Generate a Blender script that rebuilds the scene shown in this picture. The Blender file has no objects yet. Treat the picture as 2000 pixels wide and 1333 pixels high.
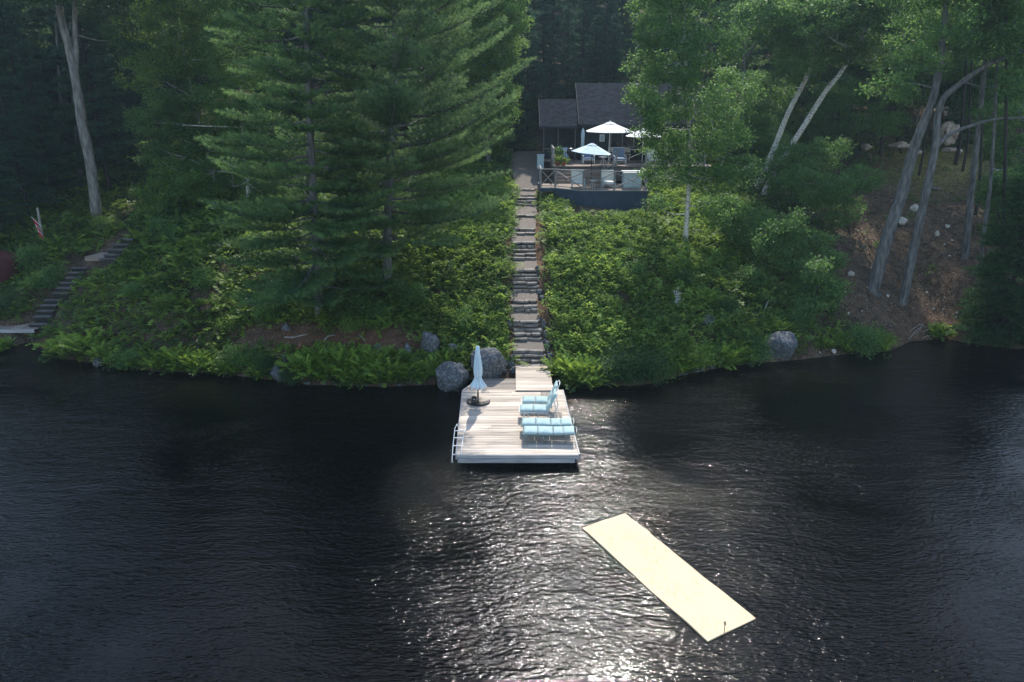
import bpy, bmesh, math, random
import numpy as np
from mathutils import Vector, Matrix, noise
random.seed(7)
RNG = np.random.default_rng(7)
R = math.radians
scene = bpy.context.scene
C = bpy.data.collections.new("lakeside"); scene.collection.children.link(C)

# ---------------------------------------------------------------- camera, sky, sun, exposure
CAM_H, PITCH, FOC = 12.5, R(20), 1400.0
cd = bpy.data.cameras.new("camera"); cam = bpy.data.objects.new("camera", cd); scene.collection.objects.link(cam)
cam.location = (0, 0, CAM_H); cam.rotation_euler = (R(90) - PITCH, 0, 0)
cd.sensor_width = 36; cd.lens = FOC / 2000 * 36; cd.clip_end = 900; cd.clip_start = .2
scene.camera = cam
SUN_EL, SUN_AZ = R(47.5), R(8)
w = bpy.data.worlds.new("World"); scene.world = w; w.use_nodes = True
nt = w.node_tree; nt.nodes.clear()
sky = nt.nodes.new('ShaderNodeTexSky'); sky.sky_type = 'NISHITA'; sky.sun_disc = False
sky.sun_elevation = SUN_EL; sky.sun_rotation = SUN_AZ; sky.air_density = 1.2; sky.dust_density = 1.0
bg = nt.nodes.new('ShaderNodeBackground'); bg.inputs[1].default_value = 0.15
wo = nt.nodes.new('ShaderNodeOutputWorld')
nt.links.new(sky.outputs[0], bg.inputs[0]); nt.links.new(bg.outputs[0], wo.inputs[0])
sl = bpy.data.lights.new("sun", 'SUN'); sl.energy = 3.2; sl.angle = R(.6); sl.color = (1, .95, .86)
so = bpy.data.objects.new("sun", sl); scene.collection.objects.link(so)
sdir = Vector((math.sin(SUN_AZ) * math.cos(SUN_EL), math.cos(SUN_AZ) * math.cos(SUN_EL), math.sin(SUN_EL)))
so.rotation_euler = sdir.to_track_quat('Z', 'Y').to_euler(); so.location = (0, 30, 40)
scene.view_settings.view_transform = 'Standard'; scene.view_settings.look = 'None'
scene.view_settings.gamma = 1; scene.view_settings.exposure = 0.95
try:
    scene.cycles.max_bounces = 5; scene.cycles.diffuse_bounces = 2; scene.cycles.glossy_bounces = 2
    scene.cycles.transmission_bounces = 3; scene.cycles.volume_bounces = 0; scene.cycles.transparent_max_bounces = 4
    scene.cycles.sample_clamp_indirect = 4
except Exception: pass

# ---------------------------------------------------------------- measuring: photograph pixel -> place
ct, st = math.cos(PITCH), math.sin(PITCH)
def ray(px, py):
    u, v = px - 1000, py - 666.5
    return u, FOC * ct - v * st, -(FOC * st + v * ct)
def onz(px, py, z):
    a, b, c = ray(px, py); t = (z - CAM_H) / c
    return Vector((a * t, b * t, z))
def aty(px, py, Y):
    a, b, c = ray(px, py); t = Y / b
    return Vector((a * t, Y, CAM_H + c * t))
def ppm(Y, Z=5.): return FOC / (Y * ct + (CAM_H - Z) * st)
def proj(X, Y, Z):
    d = Y * ct + (CAM_H - Z) * st; u = Y * st + (Z - CAM_H) * ct
    return 1000 + FOC * X / d, 666.5 - FOC * u / d

# ---------------------------------------------------------------- terrain
SH = [(-200, 676), (0, 681), (60, 668), (110, 700), (200, 712), (300, 726), (420, 730), (520, 742), (600, 752), (750, 757), (850, 752),
      (910, 742), (1010, 736), (1080, 745), (1150, 755), (1250, 755), (1330, 735), (1400, 720), (1470, 711), (1560, 704), (1650, 693),
      (1740, 685), (1780, 668), (1850, 662), (1900, 672), (2000, 684), (2200, 670)]
_s = [onz(a, b, 0) for a, b in SH]
SX = np.array([-250, -60] + [p.x for p in _s] + [60, 250]); SY = np.array([60, 40] + [p.y for p in _s] + [40, 60])
PD = [-70, -12, -3, 0, .5, 1.9, 3.7, 6.3, 9.2, 13.8, 17.4, 19, 28, 60, 120, 400]
PZ = [-7, -3.5, -1, -.05, .38, 1.1, 2.0, 3.25, 4.15, 4.85, 5.45, 5.6, 7.05, 15, 36, 120]
def bump(X, Y):
    return (.10 * np.sin(X * 1.3 + 1.7 * np.sin(Y * .6)) * np.cos(Y * 1.1 + .7 * np.sin(X * .8)) + .05 * np.sin(X * 3.1 + Y * 1.9) * np.cos(Y * 2.7 - X * 1.3)
            + .3 * np.sin(X * .21 + 2) * np.sin(Y * .17 + X * .05))
ys = [713.5, 703, 694, 685.6, 661, 652, 642, 634, 626.5, 605, 597, 587.5, 566.5, 559, 551.5, 543.4, 535.6, 528.4, 504, 496, 487.6, 480, 473.5, 455, 447, 421, 399, 392.5, 386.5, 380.5, 370]
zs_ = [.55, .7, .85, .99, 1.24, 1.39, 1.54, 1.69, 1.83, 2.08, 2.23, 2.38, 2.63, 2.77, 2.92, 3.07, 3.22, 3.37, 3.61, 3.76, 3.91, 4.06, 4.21, 4.45, 4.6, 4.85, 5.1, 5.25, 5.39, 5.5, 5.62]
_st = [onz(1025, a, b) for a, b in zip(ys, zs_)]
STY = [29.2] + [p.y for p in _st] + [57]; STZ = [.3] + [b - .12 for b in zs_] + [6.95]
def ground(X, Y):
    X = np.asarray(X, float); Y = np.asarray(Y, float)
    d = Y - np.interp(X, SX, SY)
    z = np.interp(d, PD, PZ)
    k = np.clip((d - .4) / 3, 0, 1)
    # flat and smooth along the stairs and under the cabin
    near = np.clip((np.abs(X - 1.0) - 1.4) / 2, 0, 1)
    pad = 1 - np.clip(np.maximum(np.abs(X - 7) - 7, np.abs(Y - 54) - 8) / 3, 0, 1)
    z = z + bump(X, Y) * k * near * (1 - pad)
    far = np.interp(Y, STY, STZ)
    inst = (1 - near) * (Y > 29.4) * (Y < 57)
    z = z * (1 - inst) + (far - .08) * inst
    lo = np.clip(1 - np.abs(X - 6.4) / 3.6, 0, 1) ** .5 * np.clip(1 - np.abs(Y - 46) / 3.5, 0, 1); z = z - .6 * lo
    return z
def gz(X, Y): return float(ground(X, Y))
def G(px, py):
    a, b, c = ray(px, py)
    lo = 10.; t = np.arange(20, 220, .05) / b
    h = ground(a * t, b * t); zz = CAM_H + c * t
    k = np.argmax(zz < h); 
    if zz[k] >= h[k]: k = len(t) - 1
    return Vector((a * t[k], b * t[k], h[k]))

# ---------------------------------------------------------------- object helpers
ORG = {}
def tag(o, label=None, cat=None, group=None, kind=None):
    if label: o['label'] = label
    if cat: o['category'] = cat
    if group: o['group'] = group
    if kind: o['kind'] = kind
    return o
def thing(name, loc, label, cat, group=None, rz=0):
    o = bpy.data.objects.new(name, None); o.empty_display_size = .2; C.objects.link(o)
    o.location = loc; o.rotation_euler = (0, 0, rz); ORG[o.name] = Vector(loc) if rz == 0 else Vector((0, 0, 0))
    return tag(o, label, cat, group)
def link(name, me, mat, parent):
    o = bpy.data.objects.new(name, me); C.objects.link(o)
    if mat: me.materials.append(mat)
    if parent is not None:
        o.parent = parent; ORG[o.name] = ORG.get(parent.name, Vector())
    return o
class MB:
    """collects shapes (world or local coordinates) and links them as ONE mesh object"""
    def __init__(s): s.v = []; s.f = []
    def add(s, vs, fs):
        n = len(s.v); s.v += [tuple(v) for v in vs]; s.f += [tuple(i + n for i in f) for f in fs]; return s
    def box(s, x0, x1, y0, y1, z0, z1, M=None):
        vs = [Vector(p) for p in ((x0, y0, z0), (x1, y0, z0), (x1, y1, z0), (x0, y1, z0), (x0, y0, z1), (x1, y0, z1), (x1, y1, z1), (x0, y1, z1))]
        if M: vs = [M @ v for v in vs]
        return s.add(vs, [(0, 3, 2, 1), (4, 5, 6, 7), (0, 1, 5, 4), (1, 2, 6, 5), (2, 3, 7, 6), (3, 0, 4, 7)])
    def bar(s, a, b, wd, th=None):
        a, b = Vector(a), Vector(b); d = b - a; th = th or wd
        q = d.to_track_quat('Z', 'Y').to_matrix().to_4x4(); q.translation = a
        return s.box(-wd / 2, wd / 2, -th / 2, th / 2, 0, d.length, q)
    def tube(s, pts, rad, n=8, cap=True):
        pts = [Vector(p) for p in pts]
        if not hasattr(rad, '__len__'): rad = [rad] * len(pts)
        base = len(s.v); up = None
        for i, p in enumerate(pts):
            t = (pts[min(i + 1, len(pts) - 1)] - pts[max(i - 1, 0)]).normalized()
            if up is None: up = t.orthogonal().normalized()
            up = (up - t * up.dot(t)).normalized(); sd = t.cross(up)
            for k in range(n):
                a = 2 * math.pi * k / n
                s.v.append(tuple(p + (up * math.cos(a) + sd * math.sin(a)) * rad[i]))
        for i in range(len(pts) - 1):
            for k in range(n):
                a = base + i * n + k; b = base + i * n + (k + 1) % n
                s.f.append((a, b, b + n, a + n))
        if cap:
            s.f.append(tuple(base + k for k in reversed(range(n)))); s.f.append(tuple(base + (len(pts) - 1) * n + k for k in range(n)))
        return s
    def lathe(s, c, prof, n=16):
        base = len(s.v); c = Vector(c)
        for r, z in prof:
            for k in range(n):
                a = 2 * math.pi * k / n; s.v.append((c.x + r * math.cos(a), c.y + r * math.sin(a), c.z + z))
        for i in range(len(prof) - 1):
            for k in range(n):
                a = base + i * n + k; b = base + i * n + (k + 1) % n
                s.f.append((a, b, b + n, a + n))
        s.f.append(tuple(base + k for k in reversed(range(n)))); s.f.append(tuple(base + (len(prof) - 1) * n + k for k in range(n)))
        return s
    def prism(s, poly, z0, z1):
        n = len(poly); vs = [(x, y, z0) for x, y in poly] + [(x, y, z1) for x, y in poly]
        return s.add(vs, [tuple(reversed(range(n))), tuple(range(n, 2 * n))] + [(i, (i + 1) % n, n + (i + 1) % n, n + i) for i in range(n)])
    def build(s, name, mat, parent=None, smooth=False, bevel=0, org=None, sub=0):
        me = bpy.data.meshes.new(name)
        o0 = org if org is not None else (ORG.get(parent.name, Vector()) if parent is not None else Vector())
        o0 = Vector(o0)
        me.from_pydata([tuple(Vector(v) - o0) for v in s.v], [], s.f); me.update()
        if smooth: me.polygons.foreach_set('use_smooth', [True] * len(me.polygons))
        o = link(name, me, mat, parent)
        if parent is None and org is not None: o.location = o0
        if bevel:
            b = o.modifiers.new('bevel', 'BEVEL'); b.width = bevel; b.segments = 2; b.limit_method = 'ANGLE'
        if sub:
            b = o.modifiers.new('sub', 'SUBSURF'); b.levels = b.render_levels = sub
        return o
def npmesh(name, V, nv, mat, parent=None, var=None, org=None):
    """V (N*nv,3) vertices, every nv consecutive ones a face"""
    V = np.asarray(V, np.float32).reshape(-1, 3)
    o0 = org if org is not None else (ORG.get(parent.name, Vector()) if parent is not None else Vector())
    V = V - np.array(o0, np.float32)
    n = len(V); F = n // nv
    me = bpy.data.meshes.new(name)
    me.vertices.add(n); me.vertices.foreach_set('co', V.ravel())
    me.loops.add(n); me.loops.foreach_set('vertex_index', np.arange(n, dtype=np.int32))
    me.polygons.add(F); me.polygons.foreach_set('loop_start', np.arange(F, dtype=np.int32) * nv)
    try: me.polygons.foreach_set('loop_total', np.full(F, nv, np.int32))
    except Exception: pass
    if var is not None:
        a = me.attributes.new('v', 'FLOAT', 'POINT'); a.data.foreach_set('value', np.repeat(np.asarray(var, np.float32), n // len(var)))
    me.update(calc_edges=True)
    return link(name, me, mat, parent)
def copy_tree(o, parent=None):
    c = o.copy(); C.objects.link(c)
    if parent is not None: c.parent = parent; c.matrix_parent_inverse = o.matrix_parent_inverse
    for ch in [x for x in C.objects if x.parent == o]: copy_tree(ch, c)
    return c

# ---------------------------------------------------------------- materials
def mat(name, col, rough=.8, spec=.3, col2=None, scale=5, bump_=0, bscale=None, stretch=(1, 1, 1), metal=0, island=0, detail=5, contrast=(.35, .65)):
    m = bpy.data.materials.new(name); m.use_nodes = True; n = m.node_tree; N = n.nodes; L = n.links; b = N['Principled BSDF']
    b.inputs['Base Color'].default_value = (*col, 1); b.inputs['Roughness'].default_value = rough
    b.inputs['Specular IOR Level'].default_value = spec; b.inputs['Metallic'].default_value = metal
    tc = N.new('ShaderNodeTexCoord'); mp = N.new('ShaderNodeMapping'); mp.inputs['Scale'].default_value = stretch
    L.new(tc.outputs['Object'], mp.inputs[0])
    last = None
    if col2:
        t = N.new('ShaderNodeTexNoise'); t.inputs['Scale'].default_value = scale; t.inputs['Detail'].default_value = detail; L.new(mp.outputs[0], t.inputs['Vector'])
        mr = N.new('ShaderNodeMapRange'); mr.inputs[1].default_value, mr.inputs[2].default_value = contrast; L.new(t.outputs[0], mr.inputs[0])
        mx = N.new('ShaderNodeMix'); mx.data_type = 'RGBA'; mx.inputs[6].default_value = (*col, 1); mx.inputs[7].default_value = (*col2, 1)
        L.new(mr.outputs[0], mx.inputs[0]); L.new(mx.outputs[2], b.inputs['Base Color']); last = mx.outputs[2]
    if island:
        g = N.new('ShaderNodeNewGeometry'); mr2 = N.new('ShaderNodeMapRange'); mr2.inputs[3].default_value = 1 - island; mr2.inputs[4].default_value = 1 + island
        L.new(g.outputs['Random Per Island'], mr2.inputs[0])
        hs = N.new('ShaderNodeHueSaturation'); L.new(mr2.outputs[0], hs.inputs['Value'])
        if last: L.new(last, hs.inputs['Color'])
        else: hs.inputs['Color'].default_value = (*col, 1)
        L.new(hs.outputs[0], b.inputs['Base Color'])
    if bump_:
        t2 = N.new('ShaderNodeTexNoise'); t2.inputs['Scale'].default_value = bscale or scale; t2.inputs['Detail'].default_value = 6; L.new(mp.outputs[0], t2.inputs['Vector'])
        bp = N.new('ShaderNodeBump'); bp.inputs['Strength'].default_value = 1; bp.inputs['Distance'].default_value = bump_
        L.new(t2.outputs[0], bp.inputs['Height']); L.new(bp.outputs[0], b.inputs['Normal'])
    return m
def leafmat(name, dark, light, trans=.4, rough=.55):
    m = bpy.data.materials.new(name); m.use_nodes = True; n = m.node_tree; N = n.nodes; L = n.links; b = N['Principled BSDF']
    a = N.new('ShaderNodeAttribute'); a.attribute_name = 'v'
    mx = N.new('ShaderNodeMix'); mx.data_type = 'RGBA'; mx.inputs[6].default_value = (*dark, 1); mx.inputs[7].default_value = (*light, 1)
    L.new(a.outputs['Fac'], mx.inputs[0]); L.new(mx.outputs[2], b.inputs['Base Color'])
    b.inputs['Roughness'].default_value = rough; b.inputs['Specular IOR Level'].default_value = .25
    t = N.new('ShaderNodeBsdfTranslucent'); hs = N.new('ShaderNodeHueSaturation'); hs.inputs['Hue'].default_value = .485; hs.inputs['Value'].default_value = 1.3
    L.new(mx.outputs[2], hs.inputs['Color']); L.new(hs.outputs[0], t.inputs[0])
    ms = N.new('ShaderNodeMixShader'); ms.inputs[0].default_value = trans
    L.new(b.outputs[0], ms.inputs[1]); L.new(t.outputs[0], ms.inputs[2]); L.new(ms.outputs[0], N['Material Output'].inputs[0])
    return m
M = {}
M['leaf'] = leafmat('leaf_green', (.05, .115, .034), (.15, .28, .07), .5)
M['leaf_light'] = leafmat('leaf_light_green', (.065, .14, .03), (.20, .34, .06), .5)
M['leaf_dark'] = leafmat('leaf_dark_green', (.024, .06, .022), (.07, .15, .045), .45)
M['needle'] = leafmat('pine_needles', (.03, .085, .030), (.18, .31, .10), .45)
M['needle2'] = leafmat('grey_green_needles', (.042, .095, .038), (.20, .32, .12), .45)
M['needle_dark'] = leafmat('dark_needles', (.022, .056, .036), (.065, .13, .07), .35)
M['fern'] = leafmat('fern_green', (.07, .135, .018), (.25, .38, .055), .48)
M['bramble'] = leafmat('bramble_green', (.065, .13, .025), (.24, .36, .07), .45)
M['bramble_dark'] = leafmat('low_leaves', (.03, .07, .015), (.12, .20, .036), .42)
M['bark'] = mat('grey_bark', (.22, .215, .21), .9, .1, (.07, .066, .064), 9, .06, 11, (1, 1, .2), contrast=(.3, .7))
M['bark_pale'] = mat('pale_grey_bark', (.30, .28, .26), .9, .1, (.13, .12, .11), 5, .03, 12, (1, 1, .3))
M['bark_dark'] = mat('dark_bark', (.06, .05, .045), .9, .1, (.03, .025, .022), 6, .03, 12, (1, 1, .25))
M['birch'] = mat('white_birch_bark', (.62, .58, .52), .7, .2, (.06, .05, .045), 5, .01, 8, (1.2, 1.2, 5), contrast=(.55, .62))
M['rock'] = mat('lichened_granite', (.07, .075, .085), .85, .25, (.23, .24, .245), 9, .06, 6, contrast=(.46, .74), detail=9)
M['rock_pale'] = mat('pale_granite', (.42, .38, .34), .85, .25, (.6, .56, .5), 4, .04, 7)
M['rock_pink'] = mat('pinkish_rock', (.34, .26, .21), .85, .25, (.52, .42, .34), 3, .08, 4)
M['step'] = mat('stone_step', (.15, .13, .118), .85, .25, (.29, .262, .24), 4, .015, 18, island=.2)
M['gravel'] = mat('gravel', (.13, .108, .095), .95, .1, (.29, .25, .22), 55, .03, 55, detail=3, contrast=(.35, .65))
M['wood'] = mat('bleached_dock_boards', (.58, .49, .41), .75, .2, (.33, .275, .235), 1.5, .002, 30, (.55, 7, 7), island=.28, contrast=(.47, .72), detail=7)
M['wood_grey'] = mat('weathered_boards', (.33, .28, .24), .8, .2, (.19, .16, .14), 2, .002, 30, (.5, 7, 7), island=.25)
M['deckwood'] = mat('warm_deck_boards', (.33, .26, .22), .8, .2, (.22, .17, .145), 2, .002, 30, (.5, 7, 7), island=.15)
M['railwood'] = mat('grey_rail_wood', (.34, .32, .31), .8, .2, (.2, .19, .19), 3, .002, 20, (4, 4, 1))
M['darkwood'] = mat('dark_step_wood', (.14, .125, .12), .85, .2, (.07, .062, .06), 3, .004, 20, island=.25)
M['skirt'] = mat('blue_black_paint', (.045, .07, .115), .7, .3, (.034, .052, .09), 3, .002, 15)
M['siding'] = mat('dark_siding', (.022, .030, .045), .7, .3, (.016, .02, .032), 3)
M['white'] = mat('white_metal', (.8, .8, .8), .35, .5)
M['fascia'] = mat('pale_edge_board', (.50, .48, .48), .7, .3, (.30, .29, .30), 3, 0, None, (.4, 3, 6))
M['black'] = mat('black_plastic', (.012, .012, .013), .4, .4, (.02, .02, .022), 8)
M['frame_green'] = mat('grey_green_metal', (.16, .22, .22), .4, .5)
M['teal'] = mat('teal_cushion', (.34, .46, .47), .85, .2, (.41, .53, .54), 6, .004, 14)
M['canvas'] = mat('white_canvas', (.80, .80, .78), .8, .2, (.74, .76, .76), 3, .003, 6)
M['canvas_blue'] = mat('pale_blue_canvas', (.62, .74, .80), .8, .2, (.5, .63, .72), 3, .004, 7)
M['cushion'] = mat('off_white_cushion', (.78, .76, .70), .85, .2, (.7, .68, .63), 5, .004, 9)
M['cover_blue'] = mat('blue_cover', (.13, .2, .33), .7, .3, (.2, .28, .42), 5, .01, 8)
M['terracotta'] = mat('terracotta', (.36, .12, .07), .8, .2, (.28, .09, .05), 8)
M['glass'] = mat('dark_window_glass', (.01, .013, .018), .08, .5, (.02, .024, .03), 2)
M['cabinet'] = mat('pale_blue_cabinet', (.48, .60, .66), .6, .3, (.42, .55, .62), 4)
M['redhull'] = mat('maroon_hull', (.085, .016, .018), .6, .3, (.06, .012, .014), 4)
M['red'] = mat('flag_red', (.5, .02, .03), .8, .2)
M['post'] = mat('old_post_wood', (.36, .34, .30), .85, .2, (.2, .19, .17), 5, .01, 10, (3, 3, .6))
M['drift'] = mat('driftwood', (.42, .38, .34), .9, .2, (.24, .21, .19), 5, .01, 10)
M['plank_grey'] = mat('grey_plank', (.15, .14, .135), .85, .2, (.085, .08, .078), 3, .004, 20, island=.2)
M['flower'] = leafmat('pale_petals', (.6, .55, .6), (.8, .78, .8), .3)

# roof: courses of shingles
def roofmat():
    m = bpy.data.materials.new('slate_grey_shingles'); m.use_nodes = True; n = m.node_tree; N = n.nodes; L = n.links; b = N['Principled BSDF']
    tc = N.new('ShaderNodeTexCoord'); mp = N.new('ShaderNodeMapping'); mp.inputs['Rotation'].default_value = (R(-35), 0, 0); L.new(tc.outputs['Object'], mp.inputs[0])
    br = N.new('ShaderNodeTexBrick'); br.inputs['Scale'].default_value = 1; br.inputs['Brick Width'].default_value = .3; br.inputs['Row Height'].default_value = .15
    br.inputs['Mortar Size'].default_value = .012; br.inputs['Color1'].default_value = (.006, .010, .018, 1); br.inputs['Color2'].default_value = (.026, .035, .055, 1); br.inputs['Mortar'].default_value = (.012, .012, .018, 1)
    br.inputs['Bias'].default_value = 0
    L.new(mp.outputs[0], br.inputs[0]); t = N.new('ShaderNodeTexNoise'); t.inputs['Scale'].default_value = 3; L.new(tc.outputs['Object'], t.inputs[0])
    hs = N.new('ShaderNodeHueSaturation'); mr = N.new('ShaderNodeMapRange'); mr.inputs[3].default_value = .6; mr.inputs[4].default_value = 1.5
    L.new(t.outputs[0], mr.inputs[0]); L.new(mr.outputs[0], hs.inputs['Value']); L.new(br.outputs[0], hs.inputs['Color']); L.new(hs.outputs[0], b.inputs['Base Color'])
    b.inputs['Roughness'].default_value = .95; b.inputs['Specular IOR Level'].default_value = .1; bp = N.new('ShaderNodeBump'); bp.inputs['Distance'].default_value = .02; L.new(br.outputs[1], bp.inputs['Height']); bp.invert = True; L.new(bp.outputs[0], b.inputs['Normal'])
    return m
M['roof'] = roofmat()

# ---------------------------------------------------------------- hillside
def build_ground():
    xs = np.concatenate([np.linspace(-260, -60, 24), np.arange(-58, -36, 1.2), np.arange(-36, 40, .35), np.arange(40, 60, 1.2), np.linspace(62, 260, 24)])
    ys = np.concatenate([np.linspace(-60, 20, 12), np.arange(22, 62, .3), np.arange(62.5, 100, 1.0), np.linspace(102, 400, 30)])
    X, Y = np.meshgrid(xs, ys); Z = ground(X, Y)
    k = ((Y - np.interp(X, SX, SY)) > .3)
    fine = np.zeros_like(Z)
    rr = np.random.default_rng(3)
    fine += (rr.random(Z.shape) - .5) * .07
    off = (np.abs(X - 1) > 1.6) & ~((X > .8) & (X < 15) & (Y > 45) & (Y < 60))
    Z = Z + fine * k * off
    ny, nx = X.shape
    V = np.stack([X, Y, Z], -1).reshape(-1, 3)
    i = np.arange(nx - 1)[None, :] + nx * np.arange(ny - 1)[:, None]
    F = np.stack([i, i + 1, i + 1 + nx, i + nx], -1).reshape(-1, 4)
    me = bpy.data.meshes.new('hillside'); me.vertices.add(len(V)); me.vertices.foreach_set('co', V.astype(np.float32).ravel())
    me.loops.add(F.size); me.loops.foreach_set('vertex_index', F.astype(np.int32).ravel()); me.polygons.add(len(F))
    me.polygons.foreach_set('loop_start', np.arange(len(F), dtype=np.int32) * 4)
    try: me.polygons.foreach_set('loop_total', np.full(len(F), 4, np.int32))
    except Exception: pass
    me.polygons.foreach_set('use_smooth', [True] * len(F)); me.update(calc_edges=True)
    PX, PY = proj(X, Y, Z)
    # where the ground itself is mossy / reddish with needles
    moss = np.clip(1 - np.hypot((PX - 1830) / 150, (PY - 320) / 75), 0, 1) * 1.6
    red = np.clip(1 - np.hypot((PX - 680) / 230, (PY - 665) / 40), 0, 1) + .3 * np.clip(1 - np.hypot((PX - 1820) / 120, (PY - 640) / 60), 0, 1) + .5 * np.clip(1 - np.abs(PX - 1025) / 75, 0, 1) * (PY > 400)
    for nm, arr in (('moss', moss), ('red', red)):
        a = me.attributes.new(nm, 'FLOAT', 'POINT'); a.data.foreach_set('value', np.clip(arr, 0, 1).astype(np.float32).ravel())
    m = bpy.data.materials.new('forest_floor'); m.use_nodes = True; n = m.node_tree; N = n.nodes; L = n.links; b = N['Principled BSDF']; b.inputs['Roughness'].default_value = .95; b.inputs['Specular IOR Level'].default_value = .1
    tc = N.new('ShaderNodeTexCoord')
    def noi(s, d=6):
        t = N.new('ShaderNodeTexNoise'); t.inputs['Scale'].default_value = s; t.inputs['Detail'].default_value = d; L.new(tc.outputs['Object'], t.inputs[0]); return t.outputs[0]
    def mr(src, a, b_):
        q = N.new('ShaderNodeMapRange'); q.inputs[1].default_value = a; q.inputs[2].default_value = b_; L.new(src, q.inputs[0]); return q.outputs[0]
    def mix(f, a, c):
        q = N.new('ShaderNodeMix'); q.data_type = 'RGBA'; L.new(f, q.inputs[0])
        for s_, i_ in ((a, 6), (c, 7)):
            if isinstance(s_, tuple): q.inputs[i_].default_value = (*s_, 1)
            else: L.new(s_, q.inputs[i_])
        return q.outputs[2]
    def mul(a, c):
        q = N.new('ShaderNodeMath'); q.operation = 'MULTIPLY'; q.use_clamp = True
        L.new(a, q.inputs[0]); 
        if isinstance(c, float): q.inputs[1].default_value = c
        else: L.new(c, q.inputs[1])
        return q.outputs[0]
    c1 = mix(mr(noi(2.5), .35, .65), (.045, .028, .019), (.13, .085, .055))
    c2 = mix(mr(noi(18, 3), .56, .66), c1, (.26, .2, .15))
    ar = N.new('ShaderNodeAttribute'); ar.attribute_name = 'red'; am = N.new('ShaderNodeAttribute'); am.attribute_name = 'moss'
    c3 = mix(ar.outputs['Fac'], c2, mix(mr(noi(9), .35, .7), (.12, .055, .034), (.26, .13, .075)))
    c4 = mix(mul(am.outputs['Fac'], mr(noi(5), .35, .5)), c3, (.26, .22, .07))
    L.new(c4, b.inputs['Base Color'])
    bp = N.new('ShaderNodeBump'); bp.inputs['Distance'].default_value = .08; L.new(noi(12), bp.inputs['Height']); L.new(bp.outputs[0], b.inputs['Normal'])
    me.materials.append(m)
    o = bpy.data.objects.new('hillside', me); C.objects.link(o); tag(o, 'brown wooded hillside rising from the lake shore', kind='structure')
build_ground()

# ---------------------------------------------------------------- lake
def build_lake():
    xs = np.concatenate([np.linspace(-260, -40, 12), np.arange(-39, 40, 1.0), np.linspace(40, 260, 12)])
    ys = np.concatenate([np.linspace(-60, 10, 15), np.arange(11, 42, .6), [45, 60, 70]])
    X, Y = np.meshgrid(xs, ys); ny, nx = X.shape
    V = np.stack([X, Y, 0 * X], -1).reshape(-1, 3); i = np.arange(nx - 1)[None, :] + nx * np.arange(ny - 1)[:, None]
    F = np.stack([i, i + 1, i + 1 + nx, i + nx], -1).reshape(-1, 4)
    me = bpy.data.meshes.new('lake'); me.from_pydata(V.tolist(), [], F.tolist())
    d = (np.interp(X, SX, SY) - Y).ravel()
    a = me.attributes.new('shallow', 'FLOAT', 'POINT'); a.data.foreach_set('value', np.clip(1 - d / 4.0, 0, 1).astype(np.float32))
    m = bpy.data.materials.new('dark_lake_water'); m.use_nodes = True; n = m.node_tree; N = n.nodes; L = n.links; b = N['Principled BSDF']
    b.inputs['IOR'].default_value = 1.33; b.inputs['Roughness'].default_value = .05; b.inputs['Specular IOR Level'].default_value = .29
    at = N.new('ShaderNodeAttribute'); at.attribute_name = 'shallow'
    mx = N.new('ShaderNodeMix'); mx.data_type = 'RGBA'; mx.inputs[6].default_value = (.0012, .0014, .0016, 1); mx.inputs[7].default_value = (.006, .0055, .003, 1)
    L.new(at.outputs['Fac'], mx.inputs[0]); L.new(mx.outputs[2], b.inputs['Base Color'])
    tc = N.new('ShaderNodeTexCoord')
    def wav(rot, sc, stretch, det=2, dist=0):
        mp = N.new('ShaderNodeMapping'); mp.inputs['Rotation'].default_value = (0, 0, R(rot)); mp.inputs['Scale'].default_value = stretch
        L.new(tc.outputs['Object'], mp.inputs[0]); t = N.new('ShaderNodeTexNoise'); t.inputs['Scale'].default_value = sc; t.inputs['Detail'].default_value = det
        t.inputs['Distortion'].default_value = dist; L.new(mp.outputs[0], t.inputs[0]); return t.outputs[0]
    def comb(a, b_, ka, kb):
        q = N.new('ShaderNodeMath'); q.operation = 'MULTIPLY'; L.new(a, q.inputs[0]); q.inputs[1].default_value = ka
        r_ = N.new('ShaderNodeMath'); r_.operation = 'MULTIPLY_ADD'; L.new(b_, r_.inputs[0]); r_.inputs[1].default_value = kb; L.new(q.outputs[0], r_.inputs[2]); return r_.outputs[0]
    h = comb(wav(8, 1, (5.5, 13, 1), 3, .3), wav(-30, 1, (3.2, 8, 1), 2, .4), .027, .030)
    h = comb(h, wav(33, 1, (.6, 1.9, 1), 1, .2), 1, .042)
    h = comb(h, wav(-38, 1, (.35, 2.2, 1), 1, .3), 1, .022)
    patch = N.new('ShaderNodeMapRange'); patch.inputs[1].default_value = .36; patch.inputs[2].default_value = .62; patch.inputs[3].default_value = .3; patch.inputs[4].default_value = 1.35
    L.new(wav(20, .15, (1, 1.3, 1), 3, .6), patch.inputs[0])
    q = N.new('ShaderNodeMath'); q.operation = 'MULTIPLY'; h0 = N.new('ShaderNodeMath'); h0.operation = 'SUBTRACT'; L.new(h, h0.inputs[0]); h0.inputs[1].default_value = .064; L.new(h0.outputs[0], q.inputs[0]); L.new(patch.outputs[0], q.inputs[1])
    bp = N.new('ShaderNodeBump'); bp.inputs['Distance'].default_value = 1.0; bp.inputs['Strength'].default_value = 1; L.new(q.outputs[0], bp.inputs['Height']); L.new(bp.outputs[0], b.inputs['Normal'])
    me.materials.append(m); o = bpy.data.objects.new('lake', me); C.objects.link(o); tag(o, 'dark rippled lake water', kind='structure')
build_lake()

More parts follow.
